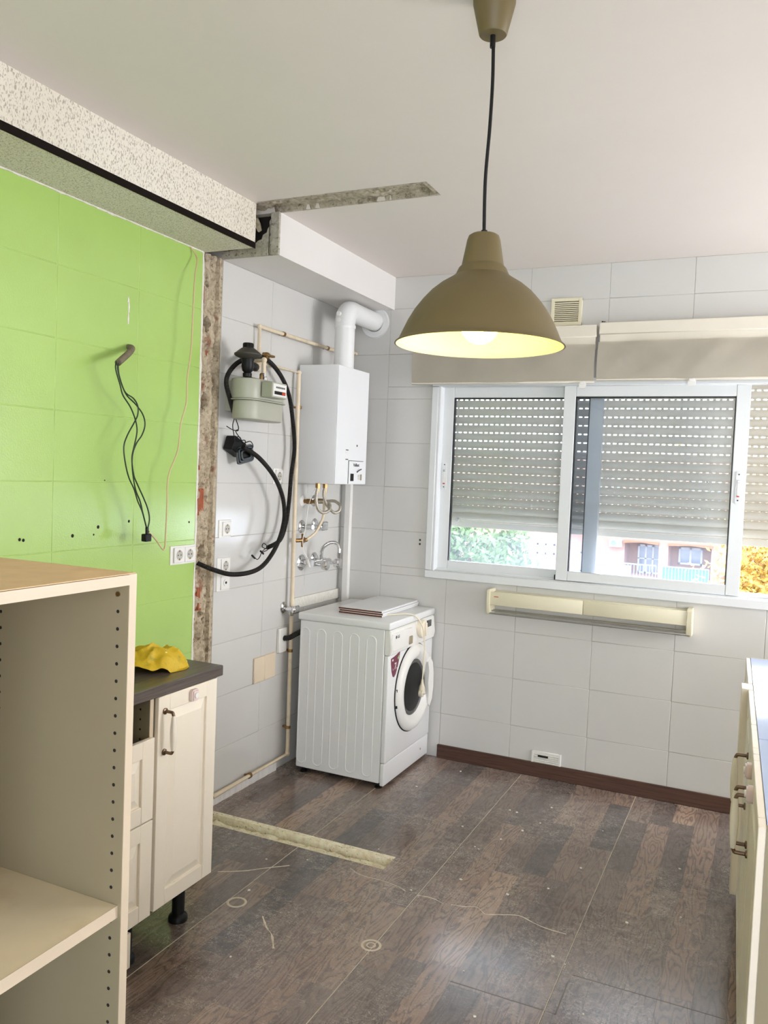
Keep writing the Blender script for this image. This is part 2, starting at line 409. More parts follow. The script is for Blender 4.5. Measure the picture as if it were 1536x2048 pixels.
mk('mortar_bed', rough_sheet(LX, SLX, SL0 + 0.0, SL1, 130, 30, slot_f), M_sand, floor, kind='stuff', ang=60)
for x in (-1.122, -1.722, -0.522):                     # pale grime packed in the board joints
    if x > SLX:
        mk('joint_line', BX(x - 0.0020, x + 0.0004, 1.2, BY - 0.02, -0.004, 0.0004), M_plaster_streak, floor)
    else:
        mk('joint_line', BX(x - 0.0020, x + 0.0004, 1.2, SL0, -0.004, 0.0004), M_plaster_streak, floor)
        mk('joint_line', BX(x - 0.0020, x + 0.0004, SL1, BY - 0.02, -0.004, 0.0004), M_plaster_streak, floor)
mk('joint_line', BX(-0.486, 0.03, 2.643, 2.646, -0.004, 0.0004), M_dirtline, floor)
mk('joint_line', BX(-0.83, -0.487, 2.419, 2.423, -0.004, 0.0002), M_dirtline, floor)
mk('joint_line', BX(-0.491, -0.487, 2.419, 2.62, -0.004, 0.0002), M_dirtline, floor)
def streak(pts, w, name='plaster_streak', mat=M_plaster_streak):
    bm = bmesh.new(); P = smooth_path([(x, y, 0) for x, y in pts], 5); lo, hi = [], []
    for i, p in enumerate(P):
        t = (P[min(i + 1, len(P) - 1)] - P[max(i - 1, 0)]).normalized(); nn = Vector((-t.y, t.x, 0))
        ww = w * (0.15 + 0.9 * abs(nz(p.x, p.y, 5, s=26)))
        lo.append((bm.verts.new(p + nn * ww), bm.verts.new(p - nn * ww), bm.verts.new(p + Vector((0, 0, 0.0018)))))
    for a, b in zip(lo, lo[1:]):
        bm.faces.new((a[0], a[2], b[2], b[0])); bm.faces.new((a[2], a[1], b[1], b[2]))
    return mk(name, bm, mat, floor, ang=80)
streak([(-1.443, 2.928), (-1.379, 2.897), (-1.301, 2.899), (-1.219, 2.889), (-1.172, 2.868)], 0.0045)
streak([(-1.124, 2.861), (-1.07, 2.872), (-1.012, 2.853)], 0.006)
streak([(-0.985, 2.862), (-0.934, 2.874), (-0.893, 2.891), (-0.85, 2.86), (-0.823, 2.873), (-0.74, 2.911), (-0.68, 2.89), (-0.632, 2.877), (-0.557, 2.873)], 0.0055)
streak([(-1.551, 2.453), (-1.50, 2.40), (-1.46, 2.37), (-1.409, 2.302)], 0.009)
streak([(-1.886, 2.642), (-1.80, 2.70), (-1.74, 2.76), (-1.668, 2.826)], 0.012)
random.seed(5)
for _ in range(46):                                     # crumbs of plaster
    x, y = random.uniform(-2.2, -0.15), random.uniform(2.0, 4.2)
    if x < -1.66 and 3.65 < y or (x < SLX and SL0 - 0.02 < y < SL1 + 0.02) or (x < -1.66 and y < 2.42): continue
    s = random.uniform(0.003, 0.0065); bm = bmesh.new(); bmesh.ops.create_icosphere(bm, subdivisions=1, radius=s)
    for v in bm.verts: v.co = Vector((v.co.x * random.uniform(.7, 1.6), v.co.y * random.uniform(.7, 1.4), max(v.co.z, -0.3 * s) * .7)) + Vector((x, y, 0.0002 + 0.2 * s))
    mk('crumb', bm, M_plaster, floor)
def ring_mark(x, y, r, mat=M_plaster_streak):
    bm = bmesh.new(); lathe(bm, [(r * .78, 0.0), (r * .82, 0.0009), (r, 0.0009), (r * 1.05, 0.0)], (x, y, 0), n=24, close=False); mk('ring_mark', bm, mat, floor)
ring_mark(-1.132, 2.479, 0.034); ring_mark(-1.132, 2.479, 0.016); ring_mark(-1.688, 2.488, 0.036)

# tiles: every tile a child object, mesh data shared by size
TILE = {}
def tile(parent, w, h, loc, facing, mat):
    key = (round(w, 4), round(h, 4), facing, mat.name)
    if key not in TILE:
        gp = 0.0011
        if facing == '+X': bm = BX(-0.008, 0, -w / 2 + gp, w / 2 - gp, -h / 2 + gp, h / 2 - gp, bev=0.0012)
        else: bm = BX(-w / 2 + gp, w / 2 - gp, 0, 0.008, -h / 2 + gp, h / 2 - gp, bev=0.0012)
        TILE[key] = fin(bm, 'tile', mat)
    o = bpy.data.objects.new('tile', TILE[key]); put(o, parent, Matrix.Translation(loc)); return o
def tile_rects(us, vs, hole=None):
    for u0, u1 in zip(us, us[1:]):
        for v0, v1 in zip(vs, vs[1:]):
            rects = [(u0, u1, v0, v1)]
            if hole and u0 < hole[1] and u1 > hole[0] and v0 < hole[3] and v1 > hole[2]:
                rects = []
                if v0 < hole[2]: rects.append((u0, u1, v0, hole[2]))
                if v1 > hole[3]: rects.append((u0, u1, hole[3], v1))
                a, b = max(v0, hole[2]), min(v1, hole[3])
                if u0 < hole[0]: rects.append((u0, hole[0], a, b))
                if u1 > hole[1]: rects.append((hole[1], u1, a, b))
            for r in rects:
                if r[1] - r[0] > 0.01 and r[3] - r[2] > 0.01: yield r
ZS = [0.0, 0.254, 0.511, 0.767, 1.02, 1.272, 1.525, 1.778, 2.031, 2.287, 2.545, 2.725]
WX0, WX1, WZ0, WZ1 = -1.70, 0.10, 1.065, 2.10          # window opening
bm = bmesh.new(); Y0, Y1 = BY + 0.0018, BY + 0.27
box(bm, -2.45, WX0, Y0, Y1, -0.2, 2.85); box(bm, WX1, 2.6, Y0, Y1, -0.2, 2.85)
box(bm, WX0, WX1, Y0, Y1, -0.2, WZ0); box(bm, WX0, WX1, Y0, Y1, WZ1 + 0.12, 2.85)
box(bm, WX0, WX1, Y0, BY + 0.07, WZ1, WZ1 + 0.12)
wall_back = mk('wall_back', bm, M_grout, label='white tiled back wall with the window', kind='structure')
for r in tile_rects([-2.30, -2.022, -1.612, -1.203, -0.789, -0.38, 0.03, 0.44, 0.85, 1.26, 1.67, 2.08, 2.40], ZS, (WX0, WX1, WZ0, WZ1)):
    tile(wall_back, r[1] - r[0], r[3] - r[2], ((r[0] + r[1]) / 2, BY, (r[2] + r[3]) / 2), '-Y', M_tile)
bm = BX(LX - 0.25, LX - 0.12, -2.7, BY + 0.005, -0.2, 2.85)
box(bm, LX - 0.12, LX - 0.0018, -2.7, 2.976, -0.2, 2.85); box(bm, LX - 0.12, LX - 0.0018, 3.1195, BY + 0.005, -0.2, 2.85)
wall_left = mk('wall_left', bm, M_grout, label='left wall, green tiled in front and white tiled beyond the broken strip', kind='structure')
mk('green_base', BX(LX - 0.004, LX - 0.0012, 0.91, 2.972, 0, 2.54), M_green_grout, wall_left)
for r in tile_rects([0.917, 1.33, 1.745, 2.158, 2.572, 2.972], ZS[:-2] + [2.54]):
    tile(wall_left, r[1] - r[0], r[3] - r[2], (LX, (r[0] + r[1]) / 2, (r[2] + r[3]) / 2), '+X', M_green)
for r in tile_rects([3.118, 3.535, 3.948, 4.35], ZS[:-2] + [2.54]):
    tile(wall_left, r[1] - r[0], r[3] - r[2], (LX, (r[0] + r[1]) / 2, (r[2] + r[3]) / 2), '+X', M_tile)
# chipped white plaster lip along the green tiles, and along the foot of the beam
bm = bmesh.new(); pts = []
for j in range(0, 128):
    z = 2.54 * j / 127; pts.append((2.968 + 0.004 * nz(z, 1, 0, s=9), z, 2.979 + 0.007 * nz(z, 4, 2, s=14) + 0.003 * nz(z, 4, 2, s=60)))
for a, b in zip(pts, pts[1:]):
    prism(bm, [(a[0], a[1]), (a[2], a[1]), (b[2], b[1]), (b[0], b[1])], LX - 0.004, LX + 0.0015)
mk('plaster_lip', bm, M_plaster, wall_left)
bm = bmesh.new()
for j in range(150):
    y = 0.9 + 2.07 * j / 150; h = 0.004 + 0.006 * abs(nz(y, 3, 0, s=16)) + 0.003 * abs(nz(y, 3, 0, s=60))
    box(bm, LX, LX + 0.003, y, y + 2.07 / 150, 2.54 - h, 2.541)
mk('plaster_lip', bm, M_plaster, wall_left)
for y, z, r in ((2.548, 1.369, .006), (2.255, 1.326, .007), (2.019, 1.325, .006), (2.035, 1.322, .006), (2.382, 1.353, .007), (2.926, 1.352, .005), (2.41, 1.531, .003), (2.36, 1.325, .004)):
    mk('screw_hole', lathe(bmesh.new(), [(r, 0.0004), (r * .8, 0.0012)], (LX, y, z), 'X', 10), M_dark_hole, wall_left)
for dy, z0, z1 in ((0, 2.14, 2.19), (0.002, 2.185, 2.235), (-0.002, 2.225, 2.25)):
    bm = bmesh.new(); prism(bm, [(2.511 + dy, z0), (2.517 + dy, z0 + .004), (2.519 + dy, (z0 + z1) / 2), (2.515 + dy, z1), (2.512 + dy, z1 - .008)], LX, LX + 0.002); mk('plaster_patch', bm, M_plaster, wall_left)
for x, z in ((-1.782, 1.229), (-1.782, 1.206), (-0.808, 2.422), (-0.818, 2.424)):
    mk('screw_hole', lathe(bmesh.new(), [(.006, -0.0004), (.005, -0.0014)], (x, BY, z), 'Y', 10), M_dark_hole, wall_back)
# room behind the camera: right wall block by the counter, rear wall; unseen openings added for light
bm = bmesh.new()
box(bm, 2.40, 2.60, -2.7, 2.85, -0.05, 2.85); box(bm, 2.40, 2.60, 4.15, BY, -0.05, 2.85); box(bm, 2.40, 2.60, 2.85, 4.15, -0.05, 0.85); box(bm, 2.40, 2.60, 2.85, 4.15, 2.15, 2.85)
mk('wall_right', bm, M_white_paint, label='plain white right wall with an unseen side window', kind='structure')
bm = bmesh.new()
box(bm, -2.45, 0.05, -2.75, -2.5, -0.2, 2.85); box(bm, 2.25, 2.6, -2.75, -2.5, -0.2, 2.85); box(bm, 0.05, 2.25, -2.75, -2.5, -0.2, 0.2); box(bm, 0.05, 2.25, -2.75, -2.5, 2.5, 2.85)
mk('wall_rear', bm, M_white_paint, label='rear wall with an unseen balcony opening', kind='structure')
# ceiling with the slot
bm = bmesh.new(); CX0, CX1 = -2.04, -1.265
box(bm, -2.45, 2.6, -2.7, 2.979, CZ, 2.88); box(bm, -2.45, 2.6, 3.114, BY + 0.27, CZ, 2.88)
box(bm, CX1, 2.6, 2.979, 3.114, CZ, 2.88); box(bm, -2.45, CX1, 2.979, 3.114, 2.80, 2.88)
ceiling = mk('ceiling', bm, M_ceil, label='white painted ceiling with a torn slot', kind='structure')
def cs(u, v):
    jag = 0.003 * nz(u, 2, 0, s=40) + 0.004 * nz(u, 7, 0, s=9)
    e = min(u - (-2.3), CX1 - u + jag, v - 2.972 + jag, 3.120 + jag - v)
    d = 0.020 + 0.012 * nz(u, v, 0, s=16) + 0.006 * nz(u, v, 3, s=55)
    return Vector((u, v, CZ - 0.0006 if e < 0.007 and u > -2.03 else CZ + d))
mk('torn_plaster', rough_sheet(-2.17, CX1 + 0.012, 2.965, 3.125, 160, 44, cs), M_rubble_grey, ceiling, kind='stuff', ang=60)

# ------------------------------------------------------------------ beams and the broken partition stub
t1 = mk('trim_1', BX(LX, -2.04, -2.5, 2.985, 2.54, CZ), M_stucco, label='boxed ceiling beam in speckled cream stucco over the green wall', kind='structure')
mk('edging_strip', BX(-2.0415, -2.0365, -2.5, 2.984, 2.536, 2.562, bev=0.001), pm('dark_brown_strip', (22, 14, 10), 0.6, spec=0.1), t1, label='dark brown edging strip')
bm = bmesh.new(); prism(bm, [(LX, 2.54), (-2.0, 2.54), (-2.0, CZ), (-2.02, CZ), (-2.02, 2.552), (LX, 2.552)], 3.117, BY, 'XZ')
t2 = mk('trim_2', bm, M_white_paint, label='smooth white ceiling beam beyond the broken strip', kind='structure')
bm = bmesh.new()
edge = [(-2.042, 2.725), (-2.040, 2.70), (-2.050, 2.685), (-2.046, 2.668), (-2.058, 2.655), (-2.062, 2.640), (-2.082, 2.630), (-2.088, 2.612), (-2.108, 2.606), (-2.125, 2.592), (-2.15, 2.588), (-2.18, 2.578), (-2.30, 2.572)]
low = [(x, 2.54) for x, z in edge]; low[0] = (-2.02, 2.54)
prism(bm, [(-2.0, 2.5402), (-2.0, 2.7248), (-2.042, 2.7248), (-2.042, 2.5402)], 3.104, 3.1165, 'XZ')
for (p, q) in zip(edge[1:], edge[2:]):
    prism(bm, [(q[0], 2.5402), (p[0], 2.5402), (p[0], p[1]), (q[0], q[1])], 3.104, 3.1165, 'XZ')
mk('broken_plaster', bm, M_oldplate, t2, label='broken grey plaster end with a black hole')
mk('hole_shade_panel', BX(LX, -2.021, 3.150, 3.16, 2.553, CZ - .001), M_dark_hole, t2)  # dark panel stands in for the shade inside the hollow beam
bm = bmesh.new(); prism(bm, [(-2.135, 2.705), (-2.118, 2.71), (-2.105, 2.685), (-2.098, 2.655), (-2.112, 2.648), (-2.125, 2.67)], 3.108, 3.118, 'XZ'); mk('plaster_flake', bm, M_sand, t2)
HOLES = [(2.235, 0.040, 0.026, 0.010), (1.90, 0.042, 0.022, 0.012), (1.215, 0.035, 0.026, 0.02), (2.42, 0.03, 0.010, 0.0), (0.93, 0.02, 0.012, 0.03), (0.86, 0.05, 0.009, 0.05)]
def stub(u, v):
    t = (u - 2.978) / 0.142
    x = LX - 0.010 + 0.012 * nz(u * 1.4, v, 0, s=16) + 0.009 * nz(u, v * .6, 3, s=45) + 0.006 * nz(u, v * .7, 5, s=110)
    x -= 0.05 * max(0, nz(u * 1.5, v * .8, 11, s=22) - .15) + 0.03 * max(0, nz(u, v * .5, 21, s=48) - .2)
    if t > 0.72: x = LX - 0.001 + 0.003 * nz(u * 3, v, 1, s=30) + .002 * nz(u, v, 2, s=120) - (0.022 if 0.72 < t < 0.80 else 0.0)
    for z, hz, hy, off in HOLES:
        a = ((v - z) / hz) ** 2 + ((u - 3.012 - off) / hy) ** 2 + 0.9 * nz(u, v, z, s=40)
        if a < 1: x -= 0.075 * min(1, (1 - a) * 3)
    if t < 0.02 or t > 0.98: x = LX - 0.006
    return Vector((x, u, v))
t3 = mk('trim_3', rough_sheet(2.978, 3.120, 0.0, 2.545, 34, 620, stub), M_rubble, label='rough broken brick and mortar edge left by a demolished partition', kind='structure', ang=70)
def brick(z0, z1, y0, y1):
    bm = bmesh.new(); n = max(2, round((y1 - y0) / 0.011)); w = (y1 - y0) / n
    box(bm, LX - 0.03, LX - 0.014, y0, y1, z0, z1)
    for k in range(n): box(bm, LX - 0.016, LX - 0.004, y0 + w * k + .0015, y0 + w * (k + 1) - .0025, z0 + .004 * random.random(), z1 - .006 * random.random(), bev=.0015)
    mk('brick', bm, M_brick, t3)
brick(1.395, 1.50, 2.99, 3.035); brick(1.375, 1.40, 2.985, 3.005); brick(1.00, 1.055, 3.005, 3.03); brick(0.945, 0.98, 3.015, 3.04); brick(2.32, 2.40, 2.983, 2.995); brick(1.58, 1.605, 2.985, 3.0); brick(2.07, 2.12, 3.02, 3.035)

# skirtings
mk('baseboard_back', BX(-1.62, 2.40, BY - 0.014, BY, 0, 0.077, bev=0.003), M_base, label='dark brown wooden skirting under the window wall', kind='structure')
bm = bmesh.new()
for j in range(60):
    y = 3.12 + (3.70 - 3.12) * j / 60; box(bm, LX, LX + 0.012 + 0.004 * nz(y, 0, 0, s=30), y, y + 0.0102, 0, 0.042 + 0.002 * nz(y, 2, 0, s=40))
mk('baseboard_left', bm, M_white_paint, label='low white skirting lip under the floor pipe', kind='structure')

# ------------------------------------------------------------------ window
def dp(x, z, Y): s = Y / BY; return x * s, 1.6 + (z - 1.6) * s
win = mk('window_1', BX(WX0 - 0.04, WX0 - 0.002, BY - 0.016, BY + 0.002, 1.065, 2.099, bev=0.003), M_alu, label='white aluminium sliding window, right sash pushed left', kind='structure')
bm = bmesh.new()
box(bm, WX0 - 0.002, WX0 + 0.012, BY - 0.012, BY + 0.085, 1.06, 2.11, bev=.002); box(bm, WX1 - 0.012, WX1 + 0.04, BY - 0.0158, BY + 0.085, 1.065, 2.099, bev=.003)
box(bm, WX0 - 0.04, WX1 + 0.04, BY - 0.016, BY + 0.002, 1.020, 1.064, bev=.003); box(bm, WX0 - 0.04, WX1 + 0.04, BY - 0.016, BY + 0.002, 2.10, 2.14, bev=.003)
box(bm, WX0, WX1, BY + .0025, BY + 0.13, 1.050, 1.068, bev=.002); box(bm, WX0, WX1, BY + .0025, BY + 0.085, 2.098, 2.115, bev=.002)
for yy in (BY + 0.036, BY + 0.079): box(bm, WX0, WX1, yy - .002, yy + .002, 1.066, 1.076)
mk('window_frame', bm, M_alu, win)
def sash(x0, x1, gx0, gx1, z0, gz0, gz1, z1, Y, th, latch_x):
    f = lambda x, z: dp(x, z, Y)
    X0, Z0 = f(x0, z0); X1, Z1 = f(x1, z1); A, B_ = f(gx0, gz0); C, D = f(gx1, gz1)
    bm = bmesh.new()
    box(bm, X0, A, Y, Y + th, Z0, Z1, bev=.0025); box(bm, C, X1, Y, Y + th, Z0, Z1, bev=.0025)
    box(bm, A, C, Y + .001, Y + th - .001, Z0, B_, bev=.0025); box(bm, A, C, Y + .001, Y + th - .001, D, Z1, bev=.0025)
    s = mk('sash', bm, M_alu, win)
    bm = bmesh.new()
    for a in ((A, A + .005, B_, D), (C - .005, C, B_, D), (A, C, D - .006, D)): box(bm, a[0], a[1], Y + .002, Y + th - .002, a[2], a[3])
    mk('gasket', bm, M_gasket, s, label='black rubber gasket')
    mk('pane', BX(A, C, Y + th / 2 - .002, Y + th / 2 + .002, B_, D), M_glass, s)
    if latch_x:
        lx, lz = f(latch_x, 1.60)
        bm = bmesh.new(); prism(bm, rrect(lx, lz, 0.026, 0.155, 0.006, 3), Y - .004, Y, 'XZ')
        l = mk('latch', bm, M_alu, s)
    return s, X0, X1
s2, a0, a1 = sash(-0.998, -0.097, -0.935, -0.160, 1.072, 1.123, 2.042, 2.098, BY + 0.002, 0.030, -0.128)
s1, b0, b1 = sash(-1.692, -0.790, -1.611, -0.860, 1.072, 1.126, 2.037, 2.095, BY + 0.044, 0.030, -1.651)
for s, x, Y in ((s2, -0.128, BY + .002), (s1, -1.651, BY + .044)):
    x, z = dp(x, 1.60, Y)
    mk('latch_slot', BX(x - .006, x + .006, Y - .006, Y - .003, z - .040, z + .032, bev=.001), M_white_plastic, s)
    mk('latch_thumb', BX(x - .006, x + .006, Y - .009, Y - .004, z + .024, z + .037, bev=.001), M_raw_steel, s)
    mk('latch_mark', BX(x - .006, x + .006, Y - .0065, Y - .004, z - .046, z - .040), M_red, s)
    for dz in (-.062, .064): mk('screw', lathe(bmesh.new(), [(.0035, -.0045), (.003, -.006)], (x, Y, z + dz), 'Y', 8), M_black, s)
X_, Z_ = dp(-0.998, 1.09, BY); mk('end_stop', BX(-1.004, -0.998, BY + .004, BY + .03, 1.072, 1.098), M_black, s2)

# roller shutter: each slat a part with its row of light slots
SY = BY + 0.125
sh = thing('roller_shutter', 'ivory roller shutter lowered behind the sliding window', 'shutter', (-0.8, SY, 1.312))
SX0, SX1 = -1.73, 0.13
def slat_mesh(gap, slots):
    bm = bmesh.new(); H_ = 0.0462 - gap
    prof = [(0.003, 0.0), (-0.003, 0.003), (-0.0085, H_ * .25), (-0.0105, H_ * .5), (-0.0085, H_ * .76), (-0.002, H_ * .95), (0.003, H_), (0.006, H_), (0.004, H_ * .5), (0.006, 0.0)]
    w = (SX1 - SX0) / 2
    a = [bm.verts.new((-w, y, z)) for y, z in prof]; b = [bm.verts.new((w, y, z)) for y, z in prof]; n = len(prof)
    bm.faces.new(a); bm.faces.new(b[::-1])
    for k in range(n): bm.faces.new((a[k], b[k], b[(k + 1) % n], a[(k + 1) % n]))
    if slots:
        p = 0.031; c = int(2 * w / p)
        for k in range(c): box(bm, -w + p * k, -w + p * k + p * (1 - slots), 0.0035, 0.0055, H_ - .001, H_ + gap + .001)
    else: box(bm, -w, w, 0.0035, 0.0055, H_ - .001, H_ + gap + .001)
    return fin(bm, 'slat', M_slat)
SM = [slat_mesh(0.0014, 0), slat_mesh(0.0024, 0.28), slat_mesh(0.0042, 0.45), slat_mesh(0.0060, 0.56)]
z = 1.3475; cx = (SX0 + SX1) / 2
for k in range(17):
    o = bpy.data.objects.new('slat', SM[0 if k < 1 else 1 if k < 4 else 2 if k < 8 else 3]); put(o, sh, Matrix.Translation((cx + 0.8, 0, z - 1.312))); z += 0.0462
mk('bottom_bar', BX(SX0, SX1, SY - .006, SY + .008, 1.312, 1.3465, bev=.002), M_slat, sh)
for x in (-1.60, -0.135):
    mk('stop_peg', lathe(bmesh.new(), [(.011, -.008), (.011, -.022), (.008, -.026)], (x, SY, 1.353), 'Y', 14), M_white_plastic, sh)
for a in (SX0 - .02, SX1 - .006): mk('guide_rail', BX(a, a + .026, SY - .02, SY + .02, 1.069, 2.2), M_alu, sh)

# roman blinds: folded canvas with its rail and pull loop
def blind(x0, x1, ztop, zbot, Y, name_label, hook_x, hem):
    b = thing('roman_blind', name_label, 'blind', ((x0 + x1) / 2, Y, zbot), group='folded roman blinds over the window')
    def f(u, v):
        t = (v - zbot) / (ztop - zbot)
        y = Y + 0.010 * nz(u + v * 1.2, v * .8, 1, s=3.4) + 0.007 * nz(u - v * .9, v * .5, 5, s=8) - 0.008 * abs(nz(u + 1.1 * v, v * .3, 8, s=5)) - 0.016 * math.sin(min(t / .62, 1) * math.pi) * (0.8 + .3 * nz(u, 3, 3, s=2))
        if t > .66: y += 0.006
        return Vector((u, y, v + 0.003 * nz(u, 9, 0, s=3) * (1 - t)))
    bm = rough_sheet(x0, x1, zbot, ztop - 0.10, 110, 24, f); r = bmesh.ops.solidify(bm, geom=bm.faces[:], thickness=0.004)
    mk('front_fold', bm, M_blind, b, ang=70)
    bm = bmesh.new(); box(bm, x0 + .004, x1 - .004, Y + .012, Y + .045, ztop - 0.125, ztop - .004, bev=.004)
    mk('back_fold', bm, M_blind, b)
    mk('headrail', BX(x0, x1, Y + .006, Y + .05, ztop - 0.062, ztop, bev=.004), M_blind, b)
    mk('hem', BX(x0 - .002, x1 + .002, Y - .006, Y + .008, zbot - hem, zbot + .004, bev=.003), M_blind, b)
    mk('batten', BX(x0 + .01, x1 - .01, Y + .010, Y + .022, zbot + .01, ztop - .11, bev=.002), M_blind, b)
    bm = bmesh.new(); prism(bm, rrect(hook_x, zbot - hem - .012, .036, .034, .010, 4), Y - .010, Y - .002, 'XZ'); box(bm, hook_x - .012, hook_x + .012, Y - .013, Y - .009, zbot - hem - .008, zbot - hem + .006, bev=.001)
    mk('pull_clip', bm, M_white_plastic, b)
    return b
blind(-1.845, -0.835, 2.402, 2.112, BY - 0.065, 'ivory canvas roman blind folded up behind the pendant lamp', -0.89, 0.006)
blind(-0.822, 0.20, 2.412, 2.122, BY - 0.070, 'ivory canvas roman blind folded up over the right sash', -0.362, 0.008)

# ------------------------------------------------------------------ pendant lamp
LPX, LPY = -0.642, 1.886
lamp = thing('pendant_lamp', 'khaki dome pendant lamp, lit, hanging on a black cord', 'lamp', (LPX, LPY, CZ))
mk('ceiling_rose', lathe(bmesh.new(), [(.046, CZ), (.050, CZ - .008), (.0495, CZ - .02), (.033, CZ - .088), (.031, CZ - .0905), (.0, CZ - .0905)], (LPX, LPY, 0), n=36), M_shade, lamp)
mk('cord', tube(bmesh.new(), [(LPX + .001, LPY, CZ - .09), (LPX + .004, LPY, 2.53), (LPX + .002, LPY, 2.42), (LPX - .003, LPY, 2.30), (LPX, LPY, 2.17)], .0043, 8, 8), M_black, lamp)
mk('cord_grip', lathe(bmesh.new(), [(.0065, CZ - .118), (.0065, CZ - .089)], (LPX, LPY, 0), n=14), M_black, lamp); mk('cord_grip', lathe(bmesh.new(), [(.0075, 2.168), (.0075, 2.184)], (LPX, LPY, 0), n=14), M_black, lamp)
outer = [(.004, 2.174), (.030, 2.174), (.036, 2.170), (.0395, 2.160), (.0495, 2.104), (.0500, 2.101), (.0565, 2.094), (.0640, 2.078), (.072, 2.072), (.098, 2.056), (.120, 2.038), (.140, 2.016), (.158, 1.992), (.173, 1.966), (.184, 1.942), (.192, 1.924), (.1975, 1.917), (.2015, 1.9145)]
mk('lamp_shade', lathe(bmesh.new(), outer + [(.2025, 1.9125), (.199, 1.9120)], (LPX, LPY, 0), n=72, close=False), M_shade, lamp, ang=25)
inner = [(.199, 1.9120), (.194, 1.9165), (.1885, 1.924), (.181, 1.940), (.170, 1.964), (.155, 1.990), (.137, 2.014), (.117, 2.035), (.096, 2.052), (.070, 2.067), (.045, 2.075), (.020, 2.078)]
mk('shade_lining', lathe(bmesh.new(), inner, (LPX, LPY, 0), n=72, close=False), M_shade_in, lamp, label='white inside of the shade')
mk('socket', lathe(bmesh.new(), [(.022, 2.09), (.022, 2.02), (.020, 2.01)], (LPX, LPY, 0), n=20), M_white_plastic, lamp)
mk('bulb', lathe(bmesh.new(), [(.001, 1.916)] + [(.046 * math.sin(R(a)), 1.962 - .046 * math.cos(R(a))) for a in range(12, 150, 12)] + [(.018, 2.012)], (LPX, LPY, 0), n=28), M_bulb, lamp, label='glowing round bulb')

# ------------------------------------------------------------------ washing machine
wm = thing('washing_machine', 'white front loading washing machine in the far left corner', 'washing machine', (-1.94, 4.03, 0))
MX0, MX1, MY0, MY1 = -2.19, -1.70, 3.735, 4.333
mk('cabinet', BX(MX0, MX1, MY0, MY1, 0.03, 0.815, bev=.004), M_white_metal, wm)
bm = bmesh.new(); box(bm, MX0 - .012, -1.667, MY0 - .006, MY1 + .004, 0.815, 0.853, bev=.008, seg=3)
mk('lid', bm, M_white_metal, wm)
def poly_front(x0, x1, bev): return [(x0, x1)]
mk('front_panel', BX(MX1 + .001, -1.672, MY0 + .002, MY1 - .002, 0.135, 0.684, bev=.006, seg=3), M_white_metal, wm)
mk('kick_panel', BX(MX1 + .001, -1.675, MY0 + .002, MY1 - .002, 0.018, 0.132, bev=.006, seg=3), M_white_metal, wm)
bm = bmesh.new(); a = [bm.verts.new(p) for p in ((MX1 + .001, MY0 + .002, .687), (-1.666, MY0 + .002, .687), (-1.658, MY0 + .002, .72), (-1.669, MY0 + .002, .813), (MX1 + .001, MY0 + .002, .813))]
b = [bm.verts.new(Vector(v.co) + Vector((0, MY1 - MY0 - .004, 0))) for v in a]
bm.faces.new(a[::-1]); bm.faces.new(b)
for k in range(5): bm.faces.new((a[k], a[(k + 1) % 5], b[(k + 1) % 5], b[k]))
bmesh.ops.bevel(bm, geom=bm.edges[:], offset=.004, segments=2, affect='EDGES')
cp = mk('control_panel', bm, M_white_plastic, wm)
for i in range(5):                                       # pressed ribs of the side wall
    xc = -2.158 + 0.0965 * i; hw = 0.026
    P = []
    for u, v in rrect(xc, 0.415, hw * 2, 0.72, hw, 6): P.append((u, MY0 + .0012, v))
    P.append(P[0]); mk('pressed_rib', tube(bmesh.new(), P, .0042, 8, 1), M_white_metal, wm)
for x, y in ((-1.715, 3.765), (-2.155, 3.765), (-1.715, 4.30), (-2.155, 4.30)):
    mk('foot', lathe(bmesh.new(), [(.020, 0), (.020, .008), (.010, .012), (.010, .031)], (x, y, 0), n=14), M_black, wm)
DY, DZ = 4.058, 0.462
dr = mk('door', lathe(bmesh.new(), [(.232, -1.6715), (.232, -1.662), (.224, -1.650), (.205, -1.640), (.185, -1.640), (.170, -1.646), (.156, -1.658), (.148, -1.668)], (0, DY, DZ), 'X', 56, close=False), M_white_plastic, wm)
mk('seal_gap', lathe(bmesh.new(), [(.237, -1.6735), (.237, -1.668), (.231, -1.667)], (0, DY, DZ), 'X', 56), M_black, dr)
mk('door_glass', lathe(bmesh.new(), [(.152, -1.666), (.145, -1.664), (.105, -1.672), (.06, -1.68), (.0, -1.682)], (0, DY, DZ), 'X', 48, close=False), M_porthole, dr, label='dark porthole glass')
bm = bmesh.new(); prism(bm, [(4.185, .575), (4.215, .60), (4.255, .56), (4.272, .50), (4.275, .42), (4.262, .355), (4.228, .32), (4.20, .345), (4.207, .40), (4.194, .46), (4.203, .52)], -1.655, -1.634)
bmesh.ops.bevel(bm, geom=[e for e in bm.edges if e.calc_face_angle(0) > .7 and abs(e.verts[0].co.x - e.verts[1].co.x) < 1e-6], offset=.005, segments=2, affect='EDGES')
mk('door_handle', bm, M_white_plastic, dr)
for z in (.49, .405): mk('hinge_tab', BX(-1.664, -1.658, 3.828, 3.842, z - .007, z + .007), M_black, dr)
mk('detergent_drawer', BX(-1.672, -1.6585, 3.755, 4.00, .705, .795, bev=.003), M_white_plastic, cp)
mk('drawer_grip', BX(-1.664, -1.654, 3.955, 4.0, .708, .752, bev=.004), M_melamine, cp)
dl = mk('program_dial', lathe(bmesh.new(), [(.050, -1.668), (.050, -1.652), (.047, -1.640), (.040, -1.636), (.0, -1.636)], (0, 4.118, .768), 'X', 36), M_knob, cp, label='cream program dial')
mk('dial_grip', BX(-1.638, -1.624, 4.110, 4.126, .732, .804, bev=.003), M_knob, cp)
mk('display', BX(-1.668, -1.6605, 4.218, 4.274, .760, .797, bev=.001), M_porthole, cp)
